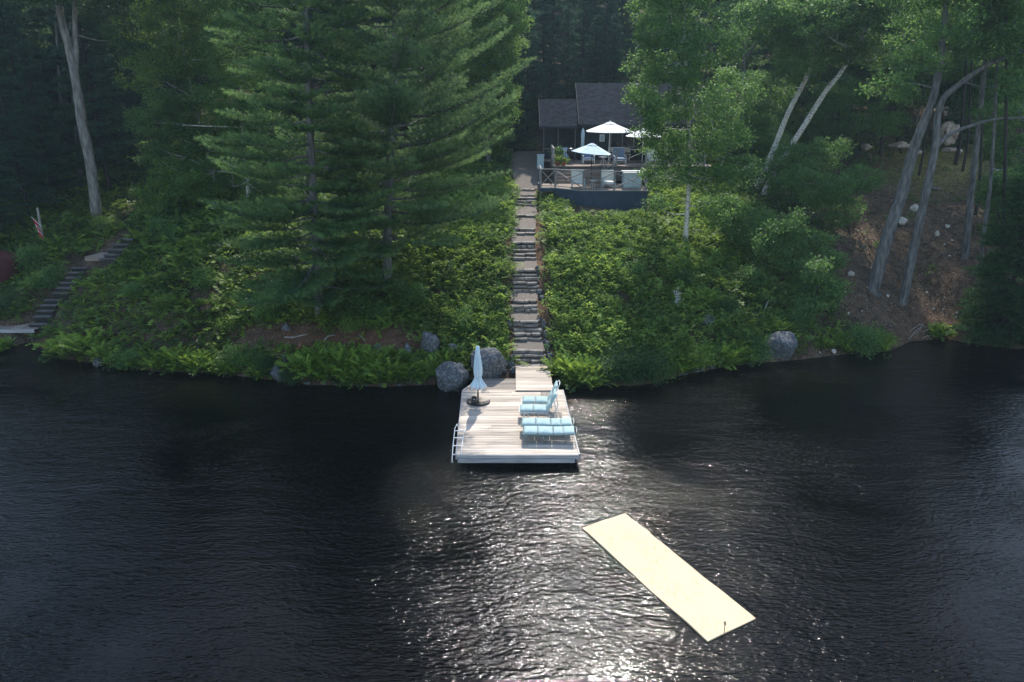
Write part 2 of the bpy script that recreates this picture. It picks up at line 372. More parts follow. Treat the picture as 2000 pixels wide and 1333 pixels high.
# ---------------------------------------------------------------- foliage generators
def rnd_unit(n, rng):
    v = rng.normal(size=(n, 3)); return v / np.linalg.norm(v, axis=1, keepdims=True)
def leaf_quads(P, size, rng, up=.6, droop=.2, asp=.62):
    n = len(P); d = rnd_unit(n, rng); d[:, 2] -= droop; d /= np.linalg.norm(d, axis=1, keepdims=True)
    nn = rnd_unit(n, rng); nn[:, 2] = np.abs(nn[:, 2]) + up
    s = np.cross(d, nn); s /= np.linalg.norm(s, axis=1, keepdims=True) + 1e-9
    sz = size * (.6 + .8 * rng.random(n))[:, None]
    a = P; b = P + d * sz * .5 + s * sz * asp * .5; c = P + d * sz; e = P + d * sz * .45 - s * sz * asp * .5
    return np.stack([a, b, c, e], 1).reshape(-1, 3)
def clump_points(c, r, n, rng, nsub=None):
    nsub = nsub or max(8, int(14 * r * r + 8))
    q = rnd_unit(nsub, rng) * (r * (.45 + .6 * rng.random((nsub, 1)) ** .6)) * np.array([1, 1, .75]) + np.array(c)
    k = rng.integers(0, nsub, n)
    sg = .17 + .06 * r
    P = q[k] + rng.normal(size=(n, 3)) * sg * np.array([1, 1, .55])
    tv = rng.random(nsub)[k] * .55 + rng.random(n) * .45
    return P, tv
def limb(mb, a, b, r0, r1, rng, sag=.12, n=5):
    a, b = Vector(a), Vector(b); L_ = (b - a).length; pts = []; rd = []
    off = Vector(rng.normal(size=3)) * L_ * .06
    for i in range(n + 1):
        t = i / n; p = a.lerp(b, t); p = p + off * math.sin(math.pi * t) + Vector((0, 0, -sag * L_ * math.sin(math.pi * t)))
        pts.append(p); rd.append(r0 + (r1 - r0) * t)
    mb.tube(pts, rd, 6)
def trunk_mb(path, r0, r1, n=12, flare=1.6):
    P = [Vector(p) for p in path]; mb = MB(); pts = []; rd = []; m = len(P) - 1; K = m * 5
    for i in range(K + 1):
        u = i / K * m; k = min(int(u), m - 1); f = u - k
        p0, p1, p2, p3 = P[max(k - 1, 0)], P[k], P[k + 1], P[min(k + 2, m)]
        p = .5 * ((2 * p1) + (p2 - p0) * f + (2 * p0 - 5 * p1 + 4 * p2 - p3) * f * f + (3 * p1 - p0 - 3 * p2 + p3) * f ** 3)
        r = r0 + (r1 - r0) * (i / K); r *= (flare if i == 0 else (1 + (flare - 1) * .35 if i == 1 else 1)); r *= 1 + .05 * math.sin(i * 2.1)
        pts.append(p); rd.append(r)
    mb.tube(pts, rd, n); return mb, pts, rd
def broadleaf(name, label, path, r0, r1, clumps, leaf=.12, dens=900, lm='leaf', bm='bark', forks=(), group=None, seed=1, cat='tree', var0=0.):
    rng = np.random.default_rng(seed)
    base = Vector(path[0]); t = thing(name, base, label, cat, group)
    pth = [base - Vector((0, 0, .35))] + [Vector(p) for p in path]
    mb, pts, rd = trunk_mb(pth, r0, r1)
    for fk, f0, f1 in forks:
        m2, p2, _ = trunk_mb(fk, f0, f1, 8, 1.); mb.add(m2.v, m2.f); pts = pts + p2; rd = rd + [f0 * .7] * len(p2)
    Ps = []; Vs = []
    zmin = min(c[2] for c in clumps)
    for (x, y, z, r) in clumps:
        n = int(dens * 1.7 * r * r); P, v = clump_points((x, y, z), r, n, rng); Ps.append(P); Vs.append(v)
        c = Vector((x, y, z))
        cand = [(((p - c).length + max(0, p.z - z) * 1.5), i) for i, p in enumerate(pts) if p.z > base.z + 1]
        if cand:
            i = min(cand)[1]; rr = max(.02, min(rd[i] * .5, .02 + .007 * (pts[i] - c).length)); limb(mb, pts[i], c, rr, .012, rng, .08)
            for k in range(4):
                e = c + Vector(rnd_unit(1, rng)[0]) * r * .9; limb(mb, pts[i].lerp(c, .65), e, rr * .4, .006, rng, .05, 3)
    mb.build('trunk', M[bm], t, smooth=True)
    P = np.concatenate(Ps); V = np.clip(np.concatenate(Vs) + var0, 0, 1)
    npmesh('crown', leaf_quads(P, leaf * 1.15, rng), 4, M[lm], t, V)
    return t
def auto_clumps(c, rx, ry, rz, n, r, rng):
    out = []
    for i in range(n):
        d = rnd_unit(1, rng)[0] * (rng.random() ** .4); out.append((c[0] + d[0] * rx, c[1] + d[1] * ry, c[2] + d[2] * rz, r * (.7 + .6 * rng.random())))
    return out
def tufts(P, A, length, width, nn, rng, spread=.9):
    """needle tufts: P positions, A axes"""
    n = len(P); A = A / np.linalg.norm(A, axis=1, keepdims=True)
    d = rnd_unit(n * nn, rng).reshape(n, nn, 3) * spread + A[:, None, :]
    d /= np.linalg.norm(d, axis=2, keepdims=True)
    s = np.cross(d, rnd_unit(n * nn, rng).reshape(n, nn, 3)); s /= np.linalg.norm(s, axis=2, keepdims=True) + 1e-9
    b = P[:, None, :] + A[:, None, :] * (rng.random((n, nn, 1)) - .5) * length * .6
    ln = length * (.7 + .5 * rng.random((n, nn, 1)))
    return np.stack([b - s * width, b + s * width, b + d * ln], 2).reshape(-1, 3)
def conifer(name, label, path, r0, branches, nl=.16, nw=.011, nn=16, step=.17, nm='needle', bm='bark', group=None, seed=1, sag=0., cat='tree', subk=.42):
    """branches: (height along z, azimuth, length, rise at the tip)"""
    rng = np.random.default_rng(seed); base = Vector(path[0]); t = thing(name, base, label, cat, group)
    pth = [base - Vector((0, 0, .35))] + [Vector(p) for p in path]
    mb, pts, rd = trunk_mb(pth, r0, .05)
    zs = np.array([p.z for p in pts]); TX = [p.x for p in pts]; TY = [p.y for p in pts]
    P = []; A = []; T = []
    for (z, az, Lb, rise) in branches:
        o = np.array([np.interp(z, zs, TX), np.interp(z, zs, TY), z]); h = np.array([math.cos(az), math.sin(az), 0]); sd = np.array([-h[1], h[0], 0])
        bend = rng.normal() * .15 * Lb
        def bp(u): return o + h * Lb * u + sd * bend * u * u + np.array([0, 0, rise * Lb * (u ** 1.6) - sag * Lb * math.sin(math.pi * u)])
        mb.tube([bp(u) for u in (0, .25, .5, .75, 1)], [.012 + .011 * Lb * (1 - u) for u in (0, .25, .5, .75, .97)], 5)
        ns = max(3, int(Lb / .27)); bv = rng.random()
        for k in range(ns * 2 + 1):
            if k == ns * 2: u = .85; side = 0
            else: u = .22 + .76 * (k // 2 + rng.random() * .6) / ns; side = 1 if k % 2 else -1
            if u > 1: continue
            ls = min(subk * Lb * (1.12 - u) + .28, 1.5) * (.75 + .5 * rng.random())
            if side == 0: ls = .35 + .1 * Lb
            p0 = bp(u); dr = h * (.75 if side else 1) + sd * side * (.8 + .3 * rng.random()) + np.array([0, 0, rise * .9 + .12])
            dr = dr / np.linalg.norm(dr); m = max(2, int(ls / step))
            for j in range(m + 1):
                f = (j + .5) / (m + 1) * ls
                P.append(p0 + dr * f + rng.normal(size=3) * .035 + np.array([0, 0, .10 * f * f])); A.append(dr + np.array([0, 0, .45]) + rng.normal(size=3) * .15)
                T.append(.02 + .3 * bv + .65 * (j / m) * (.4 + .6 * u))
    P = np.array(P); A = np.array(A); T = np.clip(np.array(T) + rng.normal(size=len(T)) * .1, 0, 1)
    mb.build('trunk', M[bm], t, smooth=True)
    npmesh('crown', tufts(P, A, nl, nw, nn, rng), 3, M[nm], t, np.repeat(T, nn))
    return t
#@@PART2
# ---------------------------------------------------------------- rocks
def rock_mesh(mb, c, rx, ry, rz, seed, sub=3, rough=.22):
    bm = bmesh.new(); bmesh.ops.create_icosphere(bm, subdivisions=sub, radius=1); r0_ = random.Random(seed); PL = []
    for _ in range(11 if rough > .1 else 0):
        n_ = Vector((r0_.gauss(0, 1), r0_.gauss(0, 1), r0_.gauss(0, .8))).normalized(); PL.append((n_, r0_.uniform(.62, .86)))
    off = Vector((seed * 3.7, seed * 1.3, seed * 7.1)); rz_ = Matrix.Rotation(seed * 1.9, 3, 'Z')
    vs = []
    for v in bm.verts:
        d = v.co.normalized(); k = 1 + rough * 1.6 * (noise.noise(d * 1.1 + off)) + rough * .6 * noise.noise(d * 3 + off) + rough * .2 * noise.noise(d * 8 + off)
        k = min(k, 1.12)
        p = d * k
        for n_, o_ in PL: p = p - n_ * max(0, p.dot(n_) - o_) * .9
        vs.append(p)
    lo = [min(v[i] for v in vs) for i in range(3)]; hi = [max(v[i] for v in vs) for i in range(3)]
    vs = [Vector(c) + Vector([((v[i] - lo[i]) / (hi[i] - lo[i]) * 2 - 1) * (rx, ry, rz)[i] for i in range(3)]) for v in vs]
    fs = [tuple(v.index for v in f.verts) for f in bm.faces]; bm.free(); mb.add(vs, fs)
def rock(px, py, wpx, hpx, label, seed, m='rock', group=None, z=None, name='boulder', cat='boulder', sink=.3, deep=.8):
    """px, py: foot centre in the photograph; wpx, hpx: outline"""
    g = G(px, py) if z is None else onz(px, py, z); k = ppm(g.y, g.z); rx = wpx / k / 2; hz = hpx / k / math.cos(R(23))
    rz = hz / (2 - sink) * 1.02; ry = rx * deep
    mb = MB(); rock_mesh(mb, (g.x, g.y + ry * .55, g.z + rz * (1 - sink)), rx, ry, rz, seed, 4 if wpx > 40 else 3)
    o = mb.build(name, M[m], None, smooth=True, org=(g.x, g.y + ry * .55, g.z)); return tag(o, label, cat, group)
rock(883, 766, 66, 52, 'rounded grey boulder in the water left of the dock, dark wet foot', 2, z=0)
rock(955, 742, 70, 54, 'broad flat grey boulder right behind the dock and closed umbrella', 5, z=.35, deep=.7)
rock(840, 698, 38, 46, 'tall pale grey boulder above the ferns left of the dock', 8)
rock(881, 700, 26, 25, 'small grey boulder up the bank between two larger boulders', 11)
rock(797, 700, 19, 26, 'narrow upright grey rock left of the tall boulder', 12)
rock(738, 692, 18, 16, 'small grey rock on the red soil above the ferns', 13)
rock(541, 745, 36, 26, 'grey rock at the waterline below the leaning pines', 14, z=0)
rock(557, 712, 20, 16, 'grey rock just above the waterline rock under the pines', 15)
rock(190, 717, 30, 16, 'flat pale rock at the waterline below the left ferns', 16, z=0)
rock(488, 732, 24, 10, 'low flat rock at the water edge left of the glittering patch', 17, z=0)
rock(1527, 706, 66, 50, 'blocky blue-grey boulder at the water edge on the right shore', 21, z=0)
rock(1462, 712, 20, 8, 'low stone at the waterline left of the blocky boulder', 22, z=0)
rock(1383, 640, 32, 22, 'half buried grey rock in the leaves above the right shore', 23)
rock(1334, 734, 20, 12, 'small grey stone at the water edge between the dark bush and yellow shrub', 24, z=0)
rock(558, 648, 18, 15, 'pale rock on the bank left of the left pine foot', 25)
rock(1762, 440, 24, 14, 'pale boulder on the bare slope between the two leaning trunks', 26, 'rock_pale')
rock(1787, 413, 18, 12, 'pale rock just above the boulder on the bare slope', 27, 'rock_pale')
rock(1757, 412, 9, 10, 'pale rock touching the big leaning trunk', 28, 'rock_pale')
rock(1830, 462, 9, 10, 'small pale stone on the bare slope left of the straight trunk', 29, 'rock_pale')
rock(1663, 541, 13, 9, 'small white stone at the foot of the bare slope', 30, 'rock_pale')
rock(1851, 446, 9, 6, 'flat pale stone on the bare slope below the log', 31, 'rock_pale')
for i, (a, b, c_, d) in enumerate([(1572, 692, 17, 13), (1590, 690, 12, 11), (1599, 694, 12, 7), (1609, 690, 15, 10), (1628, 692, 10, 9), (1627, 683, 13, 9), (1640, 688, 8, 5), (1566, 684, 10, 8)]):
    rock(a, b, c_, d, 'white shore stone in the pile right of the blocky boulder', 40 + i, 'rock_pale', 'white stones piled at the right shore', .02, 'stone', 'stone')
side = [(994, 640, 13, 12), (989, 632, 12, 9), (986, 583, 11, 14), (998, 578, 9, 9), (988, 715, 12, 10), (999, 705, 10, 9), (998, 720, 14, 12), (1004, 730, 12, 12), (1001, 739, 12, 8), (985, 739, 10, 7), (1050, 535, 11, 14), (1054, 577, 14, 10), (1058, 588, 13, 9),
        (1062, 642, 11, 16), (1066, 660, 13, 12), (1063, 672, 8, 9), (1069, 684, 15, 16), (1074, 706, 13, 13), (1070, 694, 8, 6), (1075, 718, 13, 10), (1078, 730, 12, 9), (1080, 740, 10, 9), (985, 640, 9, 7), (1056, 630, 9, 8), (975, 727, 9, 7)]
for i, (a, b, c_, d) in enumerate(side):
    rock(a, b, c_, d, 'grey edging stone beside the long stone staircase', 60 + i, 'rock', 'edging stones beside the stairs', None, 'stone', 'stone', deep=1.)
rr = np.random.default_rng(5)
for i in range(32):
    a = rr.uniform(1635, 1895); b = rr.uniform(400, 655)
    rock(a, b, rr.uniform(3, 8), rr.uniform(2, 5), 'small stone lying on the bare brown slope', 100 + i, rr.choice(['rock', 'rock_pale']), 'small stones on the bare slope', None, 'stone', 'stone')
for i in range(26):
    a = rr.uniform(420, 900) if i < 14 else rr.uniform(1330, 1480); z_ = 0.0
    py = np.interp(a, [p[0] for p in SH], [p[1] for p in SH]) - 1
    rock(a, py, rr.uniform(6, 15), rr.uniform(4, 9), 'wet grey stone along the waterline', 160 + i, 'rock', 'stones along the waterline', .0, 'stone', 'stone')

# ---------------------------------------------------------------- long stone staircase
xl = np.interp(ys, [370, 400, 450, 480, 540, 565, 590, 605, 630, 660, 690, 713], [1010, 1004, 1001, 1001, 1000, 1002, 1000, 997, 1002, 1004, 1001, 1008])
xr = np.interp(ys, [370, 400, 450, 480, 540, 565, 590, 605, 630, 660, 690, 713], [1045, 1048, 1044, 1044, 1050, 1049, 1047, 1050, 1052, 1057, 1064, 1070])
stair = thing('stone_staircase', onz(1038, 714, .45), 'long straight flight of flat stone steps climbing the bank from the dock', 'staircase')
P = [onz((xl[i] + xr[i]) / 2, ys[i], zs_[i]) for i in range(len(ys))]
for i, p in enumerate(P):
    k = ppm(p.y, p.z); x0 = (xl[i] - 1000) / k; x1 = (xr[i] - 1000) / k; nxt = P[i + 1].y if i + 1 < len(P) else p.y + .4
    dep = .36; mb = MB(); cuts = [x0] + sorted(x0 + (x1 - x0) * (j + random.uniform(-.25, .25)) / (4 if i < 2 else random.choice([2, 2, 3])) for j in range(1, 4 if i < 2 else random.choice([2, 3]))) + [x1]
    for a, b in zip(cuts[:-1], cuts[1:]):
        dz = random.uniform(-.03, .015); dy = random.uniform(-.06, .05); sk = random.uniform(-.07, .07); e = .012
        th = .1 if i % 3 else .13
        poly = [(a + e, p.y + dy + sk), ((a + b) / 2, p.y + dy - .015), (b - e, p.y + dy - sk), (b - e - .02, p.y + dep), (a + e + .02, p.y + dep + .02)]
        mb.prism(poly, p.z - th + dz, p.z + dz)
    mb.build('step', M['step'], stair, bevel=.018)
# gravel treads between the flights, and the path up to the cabin
gp = MB()
segs = [3, 8, 11, 17, 22, 24, 25, 29]
L_ = []
for i in range(len(P) - 1):
    k = ppm(P[i].y, P[i].z); L_.append(((xl[i] - 1000) / k - .05, (xr[i] - 1000) / k + .05))
L_.append(L_[-1])
for i in range(len(P) - 1):
    a, b = P[i], P[i + 1]; z1 = b.z - .13 if (b.y - a.y) > .6 else a.z - .02
    gp.add([(L_[i][0], a.y + .05, a.z - .025), (L_[i][1], a.y + .05, a.z - .025), (L_[i + 1][1], b.y + .1, z1), (L_[i + 1][0], b.y + .1, z1)], [(0, 1, 2, 3)])
top = P[-1]
def pathpt(px, py): g = G(px, py); return (g.x, g.y, g.z + .05)
rows = [[(1008, 371), (1050, 371)], [(1004, 362), (1050, 362)], [(1003, 350), (1051, 350)], [(994, 338), (1052, 338)], [(988, 325), (1053, 325)], [(985, 315), (1056, 315)], [(990, 304), (1058, 304)], [(1010, 297), (1062, 297)]]
base = []
for l, r_ in rows:
    base.append([pathpt(l[0] + (r_[0] - l[0]) * j / 6, l[1]) for j in range(7)])
vs = [p for row in base for p in row]; gp.add(vs, [(i * 7 + j, i * 7 + j + 1, i * 7 + j + 8, i * 7 + j + 7) for i in range(len(rows) - 1) for j in range(6)])
tag(gp.build('gravel_path', M['gravel']), 'gravel path and landings', kind='structure')

# ---------------------------------------------------------------- dock
DZ = .45
def planks(mb, poly_at, y0, y1, z, wd=.138, gap=.016, th=.035):
    y = y0
    while y < y1 - .03:
        yb = min(y + wd - gap, y1); x0, x1 = poly_at((y + yb) / 2)
        if x1 - x0 > .1:
            xa, xb = x0 + random.uniform(-.004, .004), x1 + random.uniform(-.004, .004); dz = random.uniform(-.002, .002)
            if x1 - x0 > 3 and random.random() < .45:
                c = random.uniform(x0 + 1, x1 - 1); mb.box(xa, c - .003, y, yb, z - th, z + dz); mb.box(c + .003, xb, y, yb, z - th, z + dz)
            else: mb.box(xa, xb, y, yb, z - th, z + dz)
        y += wd
dock = thing('floating_dock', (.15, 24.6, 0), 'bleached wooden swimming dock reaching out from the shore', 'dock')
def edge(y):
    xa = np.interp(y, [21.75, 27.14, 28.4], [-1.90, -2.03, -1.36]); xb = np.interp(y, [21.75, 27.2, 27.21, 28.4], [2.27, 2.08, .2, .2]); return float(xa), float(xb)
mb = MB(); planks(mb, edge, 21.75, 27.2, DZ); mb.build('decking', M['wood'], dock)
mb = MB(); planks(mb, edge, 27.2, 28.4, DZ); o = mb.build('rear_decking', M['wood_grey'], dock); tag(o, 'greyer weathered boards along the shore side')
mb = MB(); mb.box(-1.91, 2.28, 21.70, 21.745, DZ - .14, DZ - .005); mb.box(-1.86, 2.16, 21.655, 21.70, DZ - .28, DZ - .15); mb.build('front_fascia', M['fascia'], dock, bevel=.006)
mb = MB(); mb.add([(2.28, 21.75, DZ - .2), (2.33, 21.75, DZ - .2), (2.13, 27.2, DZ - .2), (2.08, 27.2, DZ - .2), (2.28, 21.75, DZ + .012), (2.33, 21.75, DZ + .012), (2.13, 27.2, DZ + .012), (2.08, 27.2, DZ + .012)],
                  [(0, 3, 2, 1), (4, 5, 6, 7), (0, 1, 5, 4), (1, 2, 6, 5), (2, 3, 7, 6), (3, 0, 4, 7)]); mb.build('side_rail', M['fascia'], dock)
mb = MB(); mb.add([(-1.94, 21.75, DZ - .2), (-1.90, 21.75, DZ - .2), (-2.03, 27.14, DZ - .2), (-2.07, 27.14, DZ - .2), (-1.94, 21.75, DZ + .01), (-1.90, 21.75, DZ + .01), (-2.03, 27.14, DZ + .01), (-2.07, 27.14, DZ + .01)],
                  [(0, 3, 2, 1), (4, 5, 6, 7), (0, 1, 5, 4), (1, 2, 6, 5), (2, 3, 7, 6), (3, 0, 4, 7)])
mb.bar((-2.05, 27.14, DZ - .06), (-1.38, 28.42, DZ - .06), .04, .13); mb.build('side_rail', M['fascia'], dock)
mb = MB()
for x in (-1.7, .1, 1.95): mb.box(x - .04, x + .04, 21.8, 27.1, DZ - .24, DZ - .04)
for x in (-1.5, 1.7):
    for y in (22.1, 24.4, 26.8): mb.tube([(x, y, -1.5), (x, y, DZ - .06)], .09, 10)
mb.box(-1.8, 2.0, 22.0, 22.5, -.15, .2); mb.box(-1.8, 1.9, 26.2, 26.7, -.15, .2)
mb.build('float_frame', M['darkwood'], dock)
gang = thing('gangway', (.9, 28.2, DZ), 'plank gangway joining the dock to the foot of the stone stairs', 'gangway')
mb = MB()
ge = lambda y: (.16, 1.70)
y = 27.02
while y < 29.62:
    z = DZ + .035 + .004 * math.sin(y * 9); mb.box(.16 + random.uniform(-.01, .01), 1.70 + random.uniform(-.01, .01) - .012 * (y - 27), y, y + .128, z, z + .035); y += .14
mb.build('boards', M['wood'], gang); mb = MB(); mb.box(.25, .33, 27.3, 29.6, DZ - .12, DZ + .03); mb.box(1.5, 1.58, 27.3, 29.6, DZ - .12, DZ + .03); mb.build('stringer', M['darkwood'], gang)

lad = thing('swim_ladder', (-1.95, 22.6, DZ), 'white metal swim ladder folded up along the left edge of the dock', 'ladder')
Z0 = DZ + .06
for dx, z1, z2 in ((-.02, Z0 + .28, Z0 - .28), (.30, Z0 + .02, Z0 + .02)):
    mb = MB(); x = -2.04 + dx; mb.tube([(x + .06, 23.75, Z0 - .02), (x + .05, 23.6, z1 * .6 + .2), (x, 23.2, z1 * .8 + .08), (x, 22.4, (z1 + z2) / 2 + .03), (x, 21.75, z2 + .04), (x + .01, 21.6, z2)], .016, 8); mb.build('side_tube', M['white'], lad, smooth=True)
for y, z in ((21.85, Z0 - .12), (22.3, Z0 - .02), (22.75, Z0 + .05), (23.2, Z0 + .10)):
    mb = MB(); mb.box(-2.06, -1.72, y - .022, y + .022, z - .01, z + .012); mb.build('rung', M['white'], lad, bevel=.004)

# ---------------------------------------------------------------- sun loungers (local: feet at -x, head at +x, deck at z=0)
def cushion(mb, pts, wdt, th):
    """pads along a side profile pts [(x,z)...]; each segment one puffed pad"""
    for (x0, z0), (x1, z1) in zip(pts[:-1], pts[1:]):
        d = Vector((x1 - x0, 0, z1 - z0)); n_ = Vector((-d.z, 0, d.x)).normalized(); n = 7; m = 7; base = len(mb.v)
        for s in (0, 1):
            for i in range(n):
                for j in range(m):
                    u, v = i / (n - 1), j / (m - 1); e = (1 - abs(2 * u - 1) ** 4) * (1 - abs(2 * v - 1) ** 4)
                    p = Vector((x0, 0, z0)) + d * (.015 + .97 * u) + Vector((0, (v - .5) * wdt, 0)) + n_ * (th * (.55 + .45 * e) if s else -th * .02)
                    mb.v.append(tuple(p))
        f = lambda s, i, j: base + s * n * m + i * m + j
        for i in range(n - 1):
            for j in range(m - 1):
                mb.f.append((f(1, i, j), f(1, i + 1, j), f(1, i + 1, j + 1), f(1, i, j + 1))); mb.f.append((f(0, i, j), f(0, i, j + 1), f(0, i + 1, j + 1), f(0, i + 1, j)))
        for i in range(n - 1):
            mb.f.append((f(0, i, 0), f(0, i + 1, 0), f(1, i + 1, 0), f(1, i, 0))); mb.f.append((f(0, i, m - 1), f(1, i, m - 1), f(1, i + 1, m - 1), f(0, i + 1, m - 1)))
        for j in range(m - 1):
            mb.f.append((f(0, 0, j), f(1, 0, j), f(1, 0, j + 1), f(0, 0, j + 1))); mb.f.append((f(0, n - 1, j), f(0, n - 1, j + 1), f(1, n - 1, j + 1), f(1, n - 1, j)))
def lounger(loc, label, raised, fm, rz=0, leg='v'):
    t = thing('sun_lounger', loc, label, 'sun lounger', 'teal cushioned loungers on the dock', rz=rz or 1e-6)
    H_ = .36; W_ = .27
    if raised: prof = [(0, H_), (.50, H_ + .015), (1.02, H_)]; back = [(1.04, H_), (1.20, H_ + .34), (1.36, H_ + .72)]
    else: prof = [(0, H_), (.50, H_ + .01), (1.04, H_), ]; back = [(1.05, H_), (1.40, H_ + .015), (1.80, H_ + .04)]
    for s in (-1, 1):
        mb = MB(); mb.tube([(-.02, s * W_, H_ - .03), (1.04, s * W_, H_ - .03)], .016, 8); mb.tube([(1.04, s * W_, H_ - .03), (back[-1][0] + .02, s * W_, back[-1][1] - .01)], .014, 8)
        mb.build('side_tube', fm, t, smooth=True)
    mb = MB(); mb.tube([(-.02, -W_, H_ - .03), (-.02, W_, H_ - .03)], .016); e = back[-1]
    mb.tube([(e[0] + .02, -W_, e[1] - .01), (e[0] + .06, -W_ * .8, e[1] + .05), (e[0] + .08, 0, e[1] + .07), (e[0] + .06, W_ * .8, e[1] + .05), (e[0] + .02, W_, e[1] - .01)], .014)
    for x in np.arange(.05, 1.0, .09): mb.box(x, x + .05, -W_, W_, H_ - .034, H_ - .026)
    mb.build('sling', fm, t)
    for x0, x1 in ((.12, .32), (.66, 1.02)) if raised else ((.05, .25), (.68, .90), (1.42, 1.62)):
        for s in (-1, 1):
            mb = MB()
            if raised: mb.tube([(x0, s * W_, 0.01), (x0 + .03, s * W_, H_ - .12), (x0 + .1, s * W_, H_ - .05), (x1 - .08, s * W_, H_ - .05), (x1, s * W_, H_ - .12), (x1 + .05, s * W_, .01)], .014, 8)
            else: mb.tube([(x0 if x0 < 1 else x1, s * W_, H_ - .03), (.5 * (x0 + x1) if x0 < 1 else x0, s * W_, .01)], .013, 8); 
            mb.build('leg', fm, t, smooth=True)
    if not raised:
        for s in (-1, 1):
            mb = MB(); mb.tube([(.15, s * W_, .012), (.79, s * W_, .012), (1.42, s * W_, .012)], .011, 6); mb.build('foot_runner', fm, t)
    else:
        mb = MB()
        for s in (-1, 1): mb.tube([(1.26, s * W_, H_ + .45), (1.42, s * W_, .012)], .012, 6); mb.tube([(1.02, s * W_, .012), (1.42, s * W_, .012)], .012, 6)
        mb.tube([(1.42, -W_, .012), (1.42, W_, .012)], .012, 6); mb.build('back_prop', fm, t)
    mb = MB(); cushion(mb, prof, .56, .10); mb.build('seat_cushion', M['teal'], t, smooth=True)
    mb = MB(); cushion(mb, back, .56, .09); mb.build('back_cushion', M['teal'], t, smooth=True)
    return t
lounger((.30, 24.62, DZ), 'teal lounger with raised back, right in front of the farthest one', True, M['white'], R(-1.5))
lounger((.40, 25.38, DZ), 'farthest teal lounger from the lake, its back raised', True, M['white'], R(-1.5))
lounger((.36, 23.46, DZ), 'flat teal lounger just behind the one nearest the lake', False, M['frame_green'], R(-2))
lounger((.41, 22.80, DZ), 'flat teal lounger nearest the lake end of the dock', False, M['frame_green'], R(-2))
def side_table(x, y, label):
    t = thing('side_table', (x, y, DZ), label, 'side table'); mb = MB()
    for i in range(7): mb.box(x - .24 + i * .07, x - .24 + i * .07 + .06, y - .2, y + .2, DZ + .36, DZ + .38)
    mb.build('table_top', M['wood_grey'], t, bevel=.003)
    for a in (-.2, .2):
        for b in (-.16, .16): m_ = MB(); m_.bar((x + a, y + b, DZ), (x + a, y + b, DZ + .36), .025); m_.build('leg', M['white'], t)
side_table(1.62, 24.06, 'small grey slatted table between the raised and the flat loungers')
side_table(1.38, 25.93, 'small grey slatted table behind the farthest lounger')

def closed_umbrella():
    t = thing('closed_umbrella', (-1.34, 25.8, DZ), 'closed pale blue umbrella on a black pole at the left of the dock', 'umbrella')
    mb = MB(); mb.tube([(-1.34, 25.8, DZ + .05), (-1.335, 25.8, 1.4), (-1.325, 25.8, 2.86)], .024, 10); mb.tube([(-1.34, 25.8, DZ + .3), (-1.34, 25.8, DZ + .5)], .034, 10); mb.build('pole', M['black'], t, smooth=True)
    mb = MB(); n = 48; rows_ = [(1.22, .27), (1.32, .235), (1.45, .17), (1.56, .125), (1.62, .115), (1.75, .14), (2.0, .145), (2.3, .125), (2.55, .10), (2.62, .085), (2.70, .095), (2.88, .07), (2.92, .02)]
    for z, r in rows_:
        for k in range(n):
            a = 2 * math.pi * k / n; f = 1 + (.22 * math.sin(8 * a + z * 1.5) + .1 * math.sin(13 * a + 2 * z)) * min(1, (2.9 - z) * 1.2 + .15)
            x = -1.34 + .01 * (z - 1.2); mb.v.append((x + r * f * math.cos(a), 25.8 + r * f * math.sin(a), z + (.03 * math.sin(8 * a) if z < 1.3 else 0)))
    for i in range(len(rows_) - 1):
        for k in range(n): mb.f.append((i * n + k, i * n + (k + 1) % n, (i + 1) * n + (k + 1) % n, (i + 1) * n + k))
    mb.build('canopy', M['canvas_blue'], t, smooth=True)
    mb = MB(); mb.tube([(-1.47, 25.72, 1.6), (-1.34, 25.66, 1.6), (-1.2, 25.72, 1.62), (-1.18, 25.85, 1.55)], .014, 6); mb.build('tie_strap', M['canvas_blue'], t)
closed_umbrella()
t = thing('umbrella_base', (-1.34, 25.85, DZ), 'black half-round weighted umbrella base with two knobs', 'umbrella base')
mb = MB(); poly = [(-1.34 + .47 * math.cos(a), 25.98 - .50 * math.sin(a) * .8) for a in np.linspace(-.25, math.pi + .35, 22)] + [(-1.55, 26.12), (-1.42, 26.0), (-1.34, 25.93), (-1.22, 25.9), (-1.05, 25.93), (-.95, 26.02)]
mb.prism(poly, DZ + .002, DZ + .085); mb.build('weight_plate', M['black'], t, bevel=.02)
for x, y in ((-1.50, 26.02), (-1.50, 25.72)):
    mb = MB(); mb.lathe((x, y, DZ + .085), [(.06, 0), (.1, .03), (.115, .08), (.1, .13), (.05, .165), (.01, .17)], 14); mb.build('knob', M['black'], t, smooth=True)

